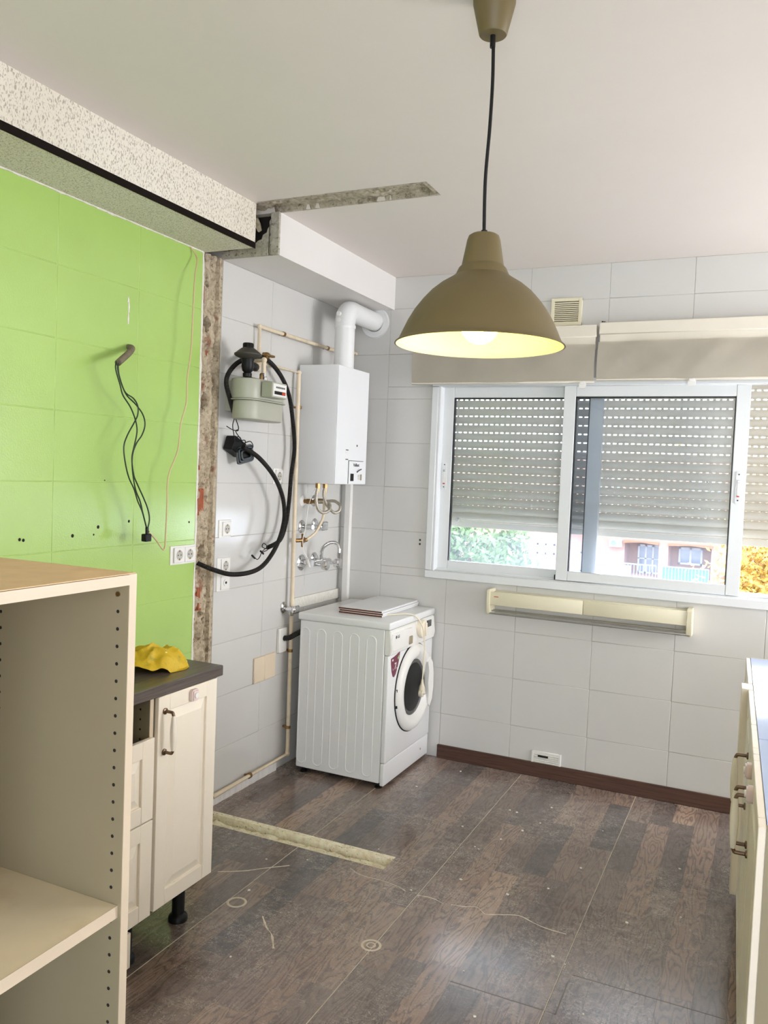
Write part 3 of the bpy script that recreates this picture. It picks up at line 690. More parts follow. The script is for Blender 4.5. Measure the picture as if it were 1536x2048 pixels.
for k in range(5): mk('button', lathe(bmesh.new(), [(.006, -1.664), (.006, -1.6575)], (0, 4.185 + .026 * k, .722), 'X', 10), M_white_plastic, cp)
text('LG', .020, M_ink, cp, (-1.6582, 3.806, .768), name='logo', bold=.0006)
mk('logo_disc', lathe(bmesh.new(), [(.0085, -1.664), (.0085, -1.6580)], (0, 3.790, .775), 'X', 18), M_ink, cp)
bm = bmesh.new(); prism(bm, [(3.762, .668), (3.800, .672), (3.872, .686), (3.868, .66), (3.850, .615), (3.826, .578), (3.806, .565), (3.790, .572), (3.775, .60), (3.764, .64)], -1.673, -1.6705)
st = mk('capacity_sticker', bm, M_burgundy, wm, label='burgundy capacity sticker')
text('7', .046, M_white_plastic, st, (-1.670, 3.806, .606), bold=.001); text('1-', .018, M_white_plastic, st, (-1.670, 3.784, .602)); text('kg', .016, M_white_plastic, st, (-1.670, 3.834, .602))
bm = bmesh.new(); prism(bm, [(3.842, .66), (3.862, .672), (3.860, .655), (3.850, .648)], -1.671, -1.6698); mk('sticker_leaf', bm, pm('leaf_green_print', (150, 196, 120), .5), st)
mk('sticker_leaf', BX(-1.671, -1.6698, 3.775, 3.79, .652, .662), M_white_plastic, st)
mk('filter_coin', lathe(bmesh.new(), [(.006, -1.677), (.006, -1.6735)], (0, 4.22, .075), 'X', 10), M_melamine, wm)
# boards lying on the machine, the mains lead draped over the front
for k, lb in enumerate(('white board with brown edge, bottom of the stack on the washing machine', 'white board with brown edge, middle of the stack on the washing machine', 'white board with brown edge, topmost of the stack on the washing machine')):
    z0 = .8535 + .0108 * k; dx = (.000, .004, -.002)[k]
    t = thing('board', lb, 'board', (-1.91, 4.1, z0), group='boards stacked on the washing machine')
    mk('core', BX(-2.028 + dx, -1.776 + dx, 3.857, 4.352 - .01, z0, z0 + .0072), M_board_edge, t, label='brown edged core')
    bm = bmesh.new(); box(bm, -2.027 + dx, -1.7755 + dx, 3.8575, 4.3425, z0 + .0072, z0 + .0102, bev=.0004); box(bm, -1.7765 + dx, -1.7750 + dx, 3.8585, 4.342, z0 + .0005, z0 + .0072)
    mk('white_face', bm, M_white_metal, t)
t = thing('mains_lead', 'cream power lead hanging over the machine front with its plug', 'cable', (-1.66, 4.05, .854))
mk('lead', tube(bmesh.new(), [(-1.80, 3.90, .857), (-1.755, 3.945, .859), (-1.70, 3.99, .862), (-1.665, 4.02, .855), (-1.640, 4.045, .825), (-1.622, 4.062, .77), (-1.616, 4.072, .68), (-1.618, 4.072, .58), (-1.620, 4.07, .50)], .0038, 8, 6), M_plug, t)
pl = mk('plug', lathe(bmesh.new(), [(.006, .505), (.008, .485), (.0165, .465), (.018, .435), (.014, .425)], (-1.620, 4.07, 0), 'Z', 16), M_plug, t)
mk('plug_face', lathe(bmesh.new(), [(.019, -.012), (.019, .008), (.015, .010)], (-1.617, 4.062, .432), 'X', 18), M_plug, t)
for dy in (-.009, .009): mk('pin', lathe(bmesh.new(), [(.0024, 0), (.0024, .018)], (-1.612, 4.062 + dy, .432), 'X', 8), M_chrome, pl)

# ------------------------------------------------------------------ boiler and flue
bo = thing('gas_boiler', 'white wall hung gas water heater in the left corner', 'boiler', (-2.17, 3.97, 1.531))
bx = mk('casing', BX(-2.285, -2.052, 3.792, 4.156, 1.533, 2.157, bev=.004, seg=2), M_boiler, bo)
mk('cover_panel', BX(-2.052, -2.0485, 3.794, 4.154, 1.535, 2.155, bev=.001), M_boiler, bo)
cpn = mk('control_flap', BX(-2.0485, -2.0465, 3.945, 4.150, 1.537, 1.66, bev=.0006), M_boiler, bo)
mk('flap_gap', BX(-2.0488, -2.0478, 3.939, 3.945, 1.537, 1.662), M_ink, bo); mk('flap_gap', BX(-2.0488, -2.0478, 3.939, 4.118, 1.660, 1.663), M_ink, bo)
text('Vaillant', .024, M_ink, cpn, (-2.0460, 3.995, 1.632), name='logo', bold=.0004)
mk('flame_window', BX(-2.0468, -2.0455, 3.965, 4.003, 1.552, 1.592), M_black, cpn, label='black flame window')
kn = mk('selector_knob', lathe(bmesh.new(), [(.014, -2.0465), (.013, -2.034), (.0, -2.034)], (0, 4.062, 1.573), 'X', 18), M_white_plastic, cpn)
mk('knob_grip', BX(-2.034, -2.028, 4.058, 4.066, 1.557, 1.590, bev=.001), M_melamine, kn)
mk('lever', tube(bmesh.new(), [(-2.046, 4.04, 1.60), (-2.036, 4.045, 1.61), (-2.034, 4.07, 1.618)], .003, 6, 4), M_ink, cpn)
mk('peep_hole', lathe(bmesh.new(), [(.006, -2.0486), (.005, -2.047)], (0, 4.035, 1.745), 'X', 12), M_black, bo)
for z in (1.715, 1.665, 1.70): mk('small_label', BX(-2.0486, -2.0478, 3.905, 3.935 if z != 1.70 else 3.928, z, z + (.005 if z != 1.70 else .010)), M_ink if z != 1.70 else M_white_plastic, bo)
fl = thing('flue_pipe', 'white elbow flue pipe from boiler top into back wall', 'pipe', (-2.12, 3.97, 2.157))
FX, FY = -2.118, 3.975
mk('riser', lathe(bmesh.new(), [(.054, 2.150), (.054, 2.42)], (FX, FY, 0), n=32), M_white_metal, fl)
mk('collar', lathe(bmesh.new(), [(.056, 2.372), (.058, 2.378), (.058, 2.386), (.056, 2.392)], (FX, FY, 0), n=32), M_white_metal, fl)
bm = bmesh.new(); lathe(bm, [(.0545, 2.150), (.0552, 2.16), (.0552, 2.205), (.0545, 2.21)], (FX, FY, 0), n=32); mk('collar', bm, M_white_metal, fl)
E1 = [(FX, FY, 2.40), (FX, FY + .003, 2.428), (FX, FY + .017, 2.455), (FX, FY + .040, 2.472), (FX, FY + .068, 2.476), (FX, FY + .09, 2.476)]
mk('elbow', tube(bmesh.new(), E1, .055, 32, 4), M_white_metal, fl)
mk('outlet', tube(bmesh.new(), [(FX, FY + .07, 2.476), (FX, BY + .02, 2.476)], .0535, 32, 1), M_white_metal, fl)
mk('wall_flange', lathe(bmesh.new(), [(.054, BY - .016), (.084, BY - .014), (.088, BY - .006), (.088, BY), ], (FX, 0, 2.470), 'Y', 40, close=False), M_white_metal, fl)
for dx, dz in ((-.04, .04),): mk('measuring_plug', lathe(bmesh.new(), [(.012, -.064), (.012, -.05), (.0, -.05)][::-1], (FX - .01, FY, 2.445), 'Y', 14), M_white_plastic, fl)
mk('measuring_plug', lathe(bmesh.new(), [(.010, -.058), (.010, -.045)], (FX - .01, FY, 2.413), 'Y', 14), M_white_plastic, fl)
t = solo('cable_duct', BX(-2.262, -2.222, BY - .030, BY, 0.60, 1.56, bev=.004), M_white_plastic, 'white vertical duct in the corner below the boiler', 'duct', (-2.242, BY - .015, .60))

# ------------------------------------------------------------------ gas pipes, meter, hoses
def pipe(name, label, pts, r, mat, clips=(), cat='pipe', bends=()):
    t = thing(name, label, cat, pts[0])
    mk('tube', tube(bmesh.new(), pts, r, 12, 1), mat, t)
    for p in pts[1:-1] + list(bends):
        bm = bmesh.new(); bmesh.ops.create_uvsphere(bm, u_segments=12, v_segments=8, radius=r * 1.22); bm.transform(Matrix.Translation(p)); mk('elbow', bm, mat, t)
    for p, ax in clips:
        bm = bmesh.new(); lathe(bm, [(r * 1.3, -.008), (r * 1.3, .008)], p, ax, 12); box(bm, LX + .004, p[0], p[1] - .005, p[1] + .005, p[2] - .005, p[2] + .005); mk('pipe_clip', bm, M_brass, t)
    return t
pipe('gas_pipe', 'cream gas pipe running from the regulator up and along to the boiler', [(-2.27, 3.383, 2.11), (-2.27, 3.383, 2.286), (-2.27, 4.205, 2.286)], .0095, M_pipe, [((-2.27, 3.60, 2.286), 'Y'), ((-2.27, 4.06, 2.286), 'Y')])
pipe('gas_pipe', 'short cream pipe dropping into the boiler top right of flue', [(-2.27, 4.215, 2.276), (-2.17, 4.215, 2.276), (-2.15, 4.14, 2.272), (-2.15, 4.14, 2.157)], .008, M_pipe)
pipe('gas_pipe', 'cream gas pipe from the meter down the wall and along the floor', [(-2.19, 3.31, 2.0), (-2.19, 3.31, 2.112), (-2.265, 3.33, 2.112), (-2.265, 3.755, 2.110), (-2.262, 3.768, 0.075), (-2.272, 3.12, 0.056)], .0115, M_pipe,
     [((-2.265, 3.765, 1.93), 'Z'), ((-2.265, 3.765, 0.635), 'Z'), ((-2.264, 3.767, 0.22), 'Z'), ((-2.27, 3.42, 0.064), 'Y')])
gm = thing('gas_meter', 'grey green gas meter hanging among pipes on the white wall', 'meter', (-2.19, 3.24, 1.82))
def can(z0, z1, dx, e=.009):
    bm = bmesh.new(); rings = []
    for z, k in ((z0, e), (z0 + e * .3, e * .3), (z0 + e, 0), (z1 - e, 0), (z1 - e * .3, e * .3), (z1, e)):
        rings.append([bm.verts.new((x, y, z)) for x, y in rrect(-2.188, 3.268, .148 + dx - 2 * k, .325 + dx - 2 * k, .070 - k, 10)])
    n = len(rings[0]); bm.faces.new(rings[0][::-1]); bm.faces.new(rings[-1])
    for a, b in zip(rings, rings[1:]):
        for k in range(n): bm.faces.new((a[k], a[(k + 1) % n], b[(k + 1) % n], b[k]))
    return bm
mk('upper_case', can(1.914, 2.008, 0), M_meter, gm); mk('lower_case', can(1.822, 1.909, -.012), M_meter, gm)
mk('seam_flange', can(1.909, 1.914, .008, .001), M_meter, gm)
ct = mk('counter_box', BX(-2.11, -2.052, 3.175, 3.30, 1.925, 1.995, bev=.003), M_meter, gm)
mk('dial_plate', BX(-2.0525, -2.0505, 3.182, 3.294, 1.932, 1.988), M_white_plastic, ct)
mk('digit_window', BX(-2.0508, -2.0498, 3.192, 3.285, 1.940, 1.955), M_black, ct); mk('digit_window', BX(-2.0508, -2.0497, 3.255, 3.285, 1.942, 1.953), M_red, ct)
for k in range(7): mk('dial_print', BX(-2.0508, -2.0499, 3.205 + .011 * k, 3.213 + .011 * k, 1.968, 1.976), M_ink, ct)
mk('fixing_bracket', BX(-2.30, -2.265, 3.16, 3.20, 1.86, 2.0, bev=.002), M_meter, gm)
mk('top_plate', BX(-2.235, -2.15, 3.16, 3.36, 2.0085, 2.013), M_brass, gm)
mk('coupling', lathe(bmesh.new(), [(.021, 2.006), (.021, 2.03), (.014, 2.034), (.014, 2.05)], (-2.19, 3.31, 0), n=8), M_chrome, gm)
mk('test_point', lathe(bmesh.new(), [(.008, 2.01), (.008, 2.034), (.004, 2.04)], (-2.15, 3.23, 0), n=8), M_brass, gm)
rg = thing('gas_regulator', 'black gas pressure regulator standing on the meter', 'regulator', (-2.165, 3.14, 2.014))
RX, RY = -2.165, 3.14
mk('inlet_body', lathe(bmesh.new(), [(.020, 2.012), (.021, 2.028), (.016, 2.032), (.024, 2.040), (.028, 2.060), (.027, 2.085), (.032, 2.096)], (RX, RY, 0), n=20), M_black, rg)
mk('diaphragm', lathe(bmesh.new(), [(.032, 2.094), (.056, 2.104), (.062, 2.110), (.062, 2.116), (.056, 2.120), (.034, 2.138), (.024, 2.144)], (RX, RY, 0), n=32), pm('dusty_black', (62, 58, 52), .6, dirt=(120, 112, 96), ds=14), rg)
mk('cap', lathe(bmesh.new(), [(.025, 2.142), (.025, 2.160), (.022, 2.164)], (RX, RY, 0), n=22), M_black, rg)
bm = bmesh.new(); tube(bm, [(RX, RY + .01, 2.068), (RX - .01, RY + .075, 2.068), (RX - .04, RY + .12, 2.07)], .018, 12, 4); mk('side_outlet', bm, M_black, rg)
bm = bmesh.new(); tube(bm, [(RX - .05, 3.25, 2.07), (-2.25, 3.33, 2.075), (-2.268, 3.383, 2.085), (-2.27, 3.383, 2.12)], .012, 10, 4); lathe(bm, [(.016, -.012), (.016, .012)], (-2.262, 3.36, 2.08), 'Y', 6)
mk('outlet_elbow', bm, M_pipe, rg)
bm = bmesh.new(); box(bm, -2.245, -2.215, 3.37, 3.40, 2.13, 2.16, bev=.004); box(bm, -2.225, -2.205, 3.355, 3.43, 2.14, 2.15, bev=.002); mk('shutoff_tap', bm, M_brass, rg)
h1 = [(-2.24, 3.16, 1.837), (-2.24, 3.117, 1.911), (-2.24, 3.085, 1.985), (-2.24, 3.12, 2.046), (-2.24, 3.21, 2.10), (-2.24, 3.371, 2.135), (-2.24, 3.514, 2.085), (-2.24, 3.619, 1.986), (-2.24, 3.673, 1.838), (-2.24, 3.695, 1.705), (-2.24, 3.672, 1.569), (-2.24, 3.661, 1.447), (-2.24, 3.637, 1.325), (-2.24, 3.585, 1.24), (-2.245, 3.479, 1.207)]
h2 = [(-2.21, 3.19, 1.696), (-2.2, 3.305, 1.652), (-2.2, 3.435, 1.573), (-2.2, 3.519, 1.483), (-2.2, 3.552, 1.40), (-2.2, 3.547, 1.321), (-2.2, 3.493, 1.222), (-2.2, 3.392, 1.139), (-2.2, 3.282, 1.108), (-2.205, 3.124, 1.110), (-2.24, 3.03, 1.137), (-2.29, 3.0, 1.160), (-2.30, 2.995, 1.165)]
t = thing('conduit_hose', 'long black corrugated conduit looping over the gas meter', 'hose', (-2.24, 3.479, 1.207))
mk('hose', rib_tube(bmesh.new(), h1, .0115), M_hose, t)
for pts in ([(-2.24, 3.163, 1.835), (-2.23, 3.131, 1.794), (-2.23, 3.143, 1.747), (-2.23, 3.155, 1.700)], [(-2.24, 3.158, 1.836), (-2.22, 3.164, 1.781), (-2.22, 3.142, 1.765), (-2.22, 3.191, 1.726), (-2.22, 3.215, 1.700)], [(-2.22, 3.071, 1.784), (-2.22, 3.117, 1.771), (-2.22, 3.158, 1.769), (-2.22, 3.162, 1.79)],
            [(-2.245, 3.485, 1.209), (-2.23, 3.412, 1.196), (-2.23, 3.39, 1.169), (-2.23, 3.368, 1.158), (-2.23, 3.34, 1.172)], [(-2.245, 3.485, 1.208), (-2.23, 3.421, 1.234), (-2.23, 3.410, 1.215), (-2.23, 3.458, 1.2), (-2.23, 3.412, 1.19)]):
    mk('wire', tube(bmesh.new(), pts, .0022, 6, 5), M_black, t)
for p in ((-2.23, 3.335, 1.173), (-2.23, 3.408, 1.189)): mk('wire_tip', tube(bmesh.new(), [(p[0], p[1] - .014, p[2] + .008), (p[0], p[1] + .012, p[2] - .008)], .0048, 8, 1), M_black, t)
t = thing('conduit_hose', 'black conduit curving from the junction box to the broken strip', 'hose', (-2.2, 3.282, 1.10))
mk('hose', rib_tube(bmesh.new(), h2, .0115), M_hose, t)
# black junction box hanging from its wires
jb = thing('junction_box', 'black junction box dangling open on the white wall', 'box', (-2.26, 3.22, 1.64))
mj = Matrix.Translation((-2.262, 3.215, 1.690)) @ Matrix.Rotation(R(-22), 4, 'X')
bm = BX(-.035, .020, -.058, .040, -.030, .040, bev=.004); bm.transform(mj); mk('box_body', bm, M_black, jb)
M_grey_pl = pm('dark_grey_plastic', (74, 80, 84), .4, var=.2, vs=60)
mj2 = Matrix.Translation((-2.236, 3.245, 1.664)) @ Matrix.Rotation(R(14), 4, 'X') @ Matrix.Rotation(R(-12), 4, 'Z')
for w, h in ((.10, .075), (.082, .058), (.060, .040)):
    P = [(0.004 * (.1 - w) * 60, u, v) for u, v in rrect(0, 0, w, h, .012, 4)]; P.append(P[0]); bm = tube(bmesh.new(), P, .0042, 6, 1); bm.transform(mj2); mk('gasket_ring', bm, M_grey_pl, jb)
bm = BX(-.012, .0, -.052, .052, -.04, .04, bev=.006); bm.transform(mj2); mk('box_lid', bm, M_black, jb)
for pts in ([(-2.25, 3.17, 1.71), (-2.235, 3.155, 1.735), (-2.232, 3.19, 1.742), (-2.235, 3.22, 1.715)], [(-2.24, 3.24, 1.715), (-2.225, 3.27, 1.726), (-2.22, 3.285, 1.70), (-2.225, 3.25, 1.68)], [(-2.24, 3.185, 1.72), (-2.215, 3.21, 1.728), (-2.21, 3.20, 1.697)]):
    mk('wire', tube(bmesh.new(), pts, .0024, 6, 5), M_black, jb)

# ------------------------------------------------------------------ sockets and plates
def socket_plate(label, y0, y1, z0, z1, holes, group=None, kind='socket', flat=False):
    t = thing('wall_socket', label, kind, (LX, (y0 + y1) / 2, z0), group=group)
    bm = bmesh.new(); cyy = (y0 + y1) / 2
    n = 8; poly = [(LX, y0), (LX, y1)] 
    prof = [(LX + .004 + .008 * math.sin(math.pi * k / n) ** .7 if not flat else LX + .006, y1 - (y1 - y0) * k / n) for k in range(n + 1)]
    prism(bm, [(LX, y0), (LX, y1)][::1] and [(LX, y1)] + prof + [(LX, y0)], z0, z1, 'XY')
    mk('plate', bm, M_white_plastic, t)
    for hy, hz, kind_ in holes:
        w = .033
        mk('insert', BX(LX + .008, LX + .0145, hy - w, hy + w, hz - w, hz + w, bev=.0015), M_white_plastic, t)
        if kind_ == 's':
            c_ = mk('socket_well', lathe(bmesh.new(), [(.0215, LX + .0152), (.020, LX + .0152), (.0190, LX + .0147), (.0, LX + .0147)], (0, hy, hz), 'X', 24, close=False), pm('socket_grey', (188, 184, 174), .5) if 'socket_grey' not in bpy.data.materials else bpy.data.materials['socket_grey'], t)
            for dy in (-.009, .009): mk('contact_hole', lathe(bmesh.new(), [(.0028, LX + .0146), (.0028, LX + .0156)], (0, hy + dy, hz), 'X', 8), M_dark_hole, c_)
            for dz in (-.018, .018): mk('earth_clip', BX(LX + .0146, LX + .0162, hy - .0025, hy + .0025, hz + dz - .004, hz + dz + .004), M_brass, c_)
        else:
            c_ = mk('aerial_ring', lathe(bmesh.new(), [(.016, LX + .0145), (.016, LX + .018), (.012, LX + .018)], (0, hy, hz), 'X', 20), M_white_plastic, t)
            mk('aerial_pin', lathe(bmesh.new(), [(.006, LX + .018), (.006, LX + .0195)], (0, hy, hz), 'X', 12), M_black, c_)
    return t
socket_plate('white double socket on the green tiled wall', 2.802, 2.968, 1.172, 1.252, [(2.850, 1.212, 's'), (2.922, 1.212, 's')])
socket_plate('white single socket on white tiles, right beside broken strip', 3.142, 3.236, 1.270, 1.352, [(3.192, 1.311, 's')])
socket_plate('white socket above an aerial outlet, behind the looping conduit', 3.136, 3.238, 1.020, 1.174, [(3.190, 1.138, 's'), (3.190, 1.058, 'a')])
socket_plate('white single socket below the gas meter, near the boiler', 3.59, 3.675, 1.525, 1.603, [(3.634, 1.564, 's')])
t = thing('blank_plate', 'beige double blanking plate low on the white wall', 'plate', (LX, 3.56, .508))
mk('half_plate', BX(LX, LX + .010, 3.467, 3.562, .512, .642, bev=.003), M_beige, t); mk('half_plate', BX(LX, LX + .010, 3.5635, 3.664, .512, .642, bev=.003), M_beige, t)
t = thing('waste_socket', 'small white wall outlet with black drain hose beside washer', 'outlet', (LX, 3.72, .66))
mk('outlet_box', BX(LX, LX + .02, 3.68, 3.755, .63, .76, bev=.004), M_white_plastic, t)
mk('drain_hose', rib_tube(bmesh.new(), [(-2.285, 3.725, .705), (-2.25, 3.725, .712), (-2.215, 3.75, .735), (-2.205, 3.80, .745), (-2.21, 3.9, .74)], .015, .01), M_hose, t)

# ------------------------------------------------------------------ plumbing on the wall
def rosette(t, y, z, r=.030, mat=None): 
    return mk('rosette', lathe(bmesh.new(), [(r, LX), (r, LX + .004), (r * .75, LX + .012), (r * .45, LX + .014)], (0, y, z), 'X', 24), mat or M_chrome, t)
t = thing('water_connection', 'brass water stubs with two looped braided hoses under boiler', 'pipe', (LX, 3.92, 1.43))
for y in (3.895, 4.02):
    rosette(t, y, 1.432, .032, M_white_plastic if y < 4 else M_chrome)
    bm = bmesh.new(); lathe(bm, [(.012, LX + .01), (.012, LX + .03), (.016, LX + .032), (.016, LX + .055), (.011, LX + .057), (.011, LX + .085)], (0, y, 1.432), 'X', 6); mk('stub', bm, M_brass, t)
hs = [[(-2.215, 3.895, 1.432), (-2.17, 3.905, 1.435), (-2.135, 3.905, 1.422), (-2.125, 3.885, 1.392), (-2.14, 3.845, 1.378), (-2.15, 3.79, 1.398), (-2.155, 3.755, 1.45), (-2.155, 3.747, 1.515)],
      [(-2.215, 4.02, 1.432), (-2.17, 4.025, 1.436), (-2.13, 4.015, 1.415), (-2.125, 4.0, 1.385), (-2.14, 3.965, 1.376), (-2.15, 3.885, 1.418), (-2.155, 3.835, 1.47), (-2.155, 3.826, 1.515)]]
for p in hs:
    p = [(x, y if i < 5 else y + .058 * (i - 4) / 3, z) for i, (x, y, z) in enumerate(p)]
    mk('braided_hose', tube(bmesh.new(), p, .0085, 12, 7), M_braid, t)
    e = p[-1]; mk('hose_nut', lathe(bmesh.new(), [(.010, e[2] - .03), (.010, e[2] - .006), (.014, e[2] - .005), (.014, e[2] + .02)], (e[0], e[1], 0), 'Z', 6), M_brass, t)
t = thing('gas_cock', 'brass gas tap with a cream flexible tube to the boiler', 'tap', (LX, 3.82, 1.225))
bm = bmesh.new(); tube(bm, [(-2.262, 3.765, 1.225), (-2.245, 3.79, 1.226), (-2.225, 3.83, 1.228)], .011, 10, 3); lathe(bm, [(.016, -.010), (.016, .010)], (-2.235, 3.81, 1.227), 'Y', 6); mk('tap_body', bm, M_brass, t)
mk('tap_lever', BX(-2.24, -2.228, 3.795, 3.806, 1.19, 1.262, bev=.002), M_brass, t)
mk('flexible_tube', tube(bmesh.new(), [(-2.225, 3.825, 1.229), (-2.20, 3.865, 1.26), (-2.185, 3.90, 1.31), (-2.17, 3.905, 1.36), (-2.165, 3.90, 1.42), (-2.16, 3.895, 1.48), (-2.155, 3.895, 1.535)], .0075, 10, 6), M_pipe, t)
t = thing('thin_lead', 'thin white lead dangling from the boiler to the tap', 'cable', (-2.2, 3.8, 1.10))
mk('lead', tube(bmesh.new(), [(-2.2, 3.891, 1.535), (-2.2, 3.825, 1.467), (-2.2, 3.789, 1.398), (-2.2, 3.769, 1.295), (-2.2, 3.746, 1.234), (-2.2, 3.764, 1.171), (-2.2, 3.808, 1.126), (-2.2, 3.817, 1.100)], .0022, 6, 5), M_white_plastic, t)
mk('lead_sleeve', tube(bmesh.new(), [(-2.2, 3.800, 1.13), (-2.2, 3.825, 1.085)], .007, 8, 1), M_white_plastic, t)
t = thing('stop_valve', 'pair of chrome stop valves on the wall above the mixer tap', 'valve', (LX, 3.95, 1.29))
rosette(t, 3.895, 1.292, .036); rosette(t, 4.035, 1.303, .03)
bm = bmesh.new(); lathe(bm, [(.011, LX + .01), (.011, LX + .04), (.016, LX + .042), (.016, LX + .07)], (0, 3.90, 1.292), 'X', 14); tube(bm, [(-2.235, 3.90, 1.292), (-2.235, 3.985, 1.292)], .014, 12, 1); mk('valve_body', bm, M_chrome, t)
bm = bmesh.new(); lathe(bm, [(.016, LX + .05), (.019, LX + .055), (.019, LX + .085), (.014, LX + .088)], (0, 3.985, 1.292), 'X', 10); mk('valve_head', bm, M_chrome, t)
mk('square_handle', BX(LX, LX + .03, 4.085, 4.15, 1.262, 1.312, bev=.006), M_chrome, t)
mx = thing('mixer_tap', 'chrome wall mixer tap with swan neck spout above washing machine', 'tap', (LX, 3.97, 1.09))
rosette(mx, 3.905, 1.094, .044); rosette(mx, 4.045, 1.103, .038)
bm = bmesh.new()
for y in (3.905, 4.045): lathe(bm, [(.013, LX + .01), (.013, LX + .05), (.018, LX + .052), (.018, LX + .075)], (0, y, 1.096), 'X', 14)
tube(bm, [(-2.215, 3.885, 1.096), (-2.215, 4.07, 1.096)], .017, 14, 1); mk('tap_body', bm, M_chrome, mx)
for y in (3.925, 4.065):
    mk('tap_handle', lathe(bmesh.new(), [(.012, -2.20), (.012, -2.18), (.024, -2.175), (.027, -2.165), (.027, -2.148), (.020, -2.140), (.0, -2.139)], (0, y, 1.088), 'X', 20), M_chrome, mx)
mk('spout', tube(bmesh.new(), [(-2.215, 3.985, 1.10), (-2.212, 3.972, 1.14), (-2.20, 3.968, 1.18), (-2.165, 3.985, 1.208), (-2.13, 4.0, 1.203), (-2.115, 4.0, 1.172)], .0095, 12, 7), M_chrome, mx)
mk('spout_tip', lathe(bmesh.new(), [(.012, 1.155), (.012, 1.178)], (-2.115, 4.0, 0), 'Z', 12), M_chrome, mx)
av = thing('angle_valve', 'chrome angle valve on the wall just above the washer', 'valve', (LX, 3.735, .86))
rosette(av, 3.733, .868, .030)
bm = bmesh.new(); lathe(bm, [(.010, LX + .01), (.010, LX + .03), (.015, LX + .032), (.015, LX + .06)], (0, 3.735, .862), 'X', 12); lathe(bm, [(.011, -.03), (.011, .0)], (-2.248, 3.735, .858), 'Z', 8); mk('valve_body', bm, M_chrome, av)
mk('valve_handle', BX(-2.24, -2.218, 3.715, 3.775, .842, .882, bev=.006), M_chrome, av)
mk('trim_4', BX(LX + .0005, LX + .012, 3.80, BY, .845, .905, bev=.003), M_plaster, label='rough plaster ledge on the wall behind the washing machine', kind='structure')

# ------------------------------------------------------------------ back wall fittings
va = thing('vent_grille', 'cream square vent grille high beside the roman blind', 'vent', (-1.006, BY, 2.408))
bm = bmesh.new(); box(bm, -1.088, -1.070, BY - .012, BY, 2.410, 2.556, bev=.002); box(bm, -0.943, -0.925, BY - .012, BY, 2.410, 2.556, bev=.002); box(bm, -1.088, -0.925, BY - .0115, BY, 2.410, 2.428, bev=.002); box(bm, -1.088, -0.925, BY - .0115, BY, 2.538, 2.556, bev=.002)
mk('grille_frame', bm, M_rack, va); mk('dark_duct', BX(-1.072, -0.941, BY - .003, BY - .001, 2.426, 2.54), M_dark_hole, va)
for k in range(11):
    z = 2.431 + .0100 * k; bm = BX(-1.071, -0.942, -.004, .004, -.0026, .0026); bm.transform(Matrix.Translation((0, BY - .007, z)) @ Matrix.Rotation(R(28), 4, 'X')); mk('slat', bm, M_rack, va)
vb = thing('vent_grille', 'small white vent grille low above the skirting', 'vent', (-0.995, BY, .077))
bm = bmesh.new(); box(bm, -1.076, -1.062, BY - .010, BY, .070, .140, bev=.002); box(bm, -0.930, -0.916, BY - .010, BY, .070, .140, bev=.002); box(bm, -1.076, -0.916, BY - .0098, BY, .126, .140, bev=.002)
mk('grille_frame', bm, M_white_plastic, vb); mk('dark_duct', BX(-1.064, -0.928, BY - .003, BY - .001, .072, .128), M_ink, vb)
for k in range(5):
    z = .080 + .0105 * k; bm = BX(-1.063, -0.929, -.004, .004, -.004, .004); bm.transform(Matrix.Translation((0, BY - .006, z)) @ Matrix.Rotation(R(25), 4, 'X')); mk('slat', bm, M_white_plastic, vb)
mk('broken_gap', BX(-1.04, -0.985, BY - .012, BY - .008, .110, .120), M_dark_hole, vb)
dy = thing('clothes_drier', 'yellowed wall mounted drying rack below the window', 'drying rack', (-0.815, BY, .85))
DYF = BY - .105
mk('cover', BX(-1.335, -0.8235, DYF, DYF + .012, .917, .990, bev=.004, seg=2), M_rack, dy); mk('cover', BX(-0.8215, -0.318, DYF, DYF + .012, .917, .990, bev=.004, seg=2), M_rack, dy)
mk('back_plate', BX(-1.32, -0.32, BY - .03, BY, .925, .985, bev=.003), M_rack, dy)
for x0, x1 in ((-1.337, -1.290), (-0.322, -0.296)):
    bm = bmesh.new(); P = [(BY, .862), (BY, .998), (DYF + .004, 1.000), (DYF - .006, .990), (DYF - .006, .935), (DYF + .000, .880), (DYF + .015, .862)]
    prism(bm, P, x0, x1, 'YZ') if False else None
    a = [bm.verts.new((x0, y, z)) for y, z in P]; b = [bm.verts.new((x1 if x0 > -1 else x0 + .018, y, z)) for y, z in P]
    bm.faces.new(a); bm.faces.new(b[::-1])
    for k in range(len(P)): bm.faces.new((a[k], b[k], b[(k + 1) % len(P)], a[(k + 1) % len(P)]))
    bmesh.ops.bevel(bm, geom=bm.edges[:], offset=.003, segments=2, affect='EDGES'); mk('end_cap', bm, M_rack, dy)
mk('front_rod', tube(bmesh.new(), [(-1.325, DYF + .012, .872), (-0.305, DYF + .012, .872)], .0055, 10, 1), M_raw_steel, dy)
for k in range(2): mk('drying_rod', tube(bmesh.new(), [(-1.325, DYF + .04 + .03 * k, .882), (-0.305, DYF + .04 + .03 * k, .882)], .004, 8, 1), M_raw_steel, dy)
mk('red_badge', BX(-1.297, -1.272, DYF - .001, DYF + .002, .962, .966), M_red, dy, label='tiny red badge')

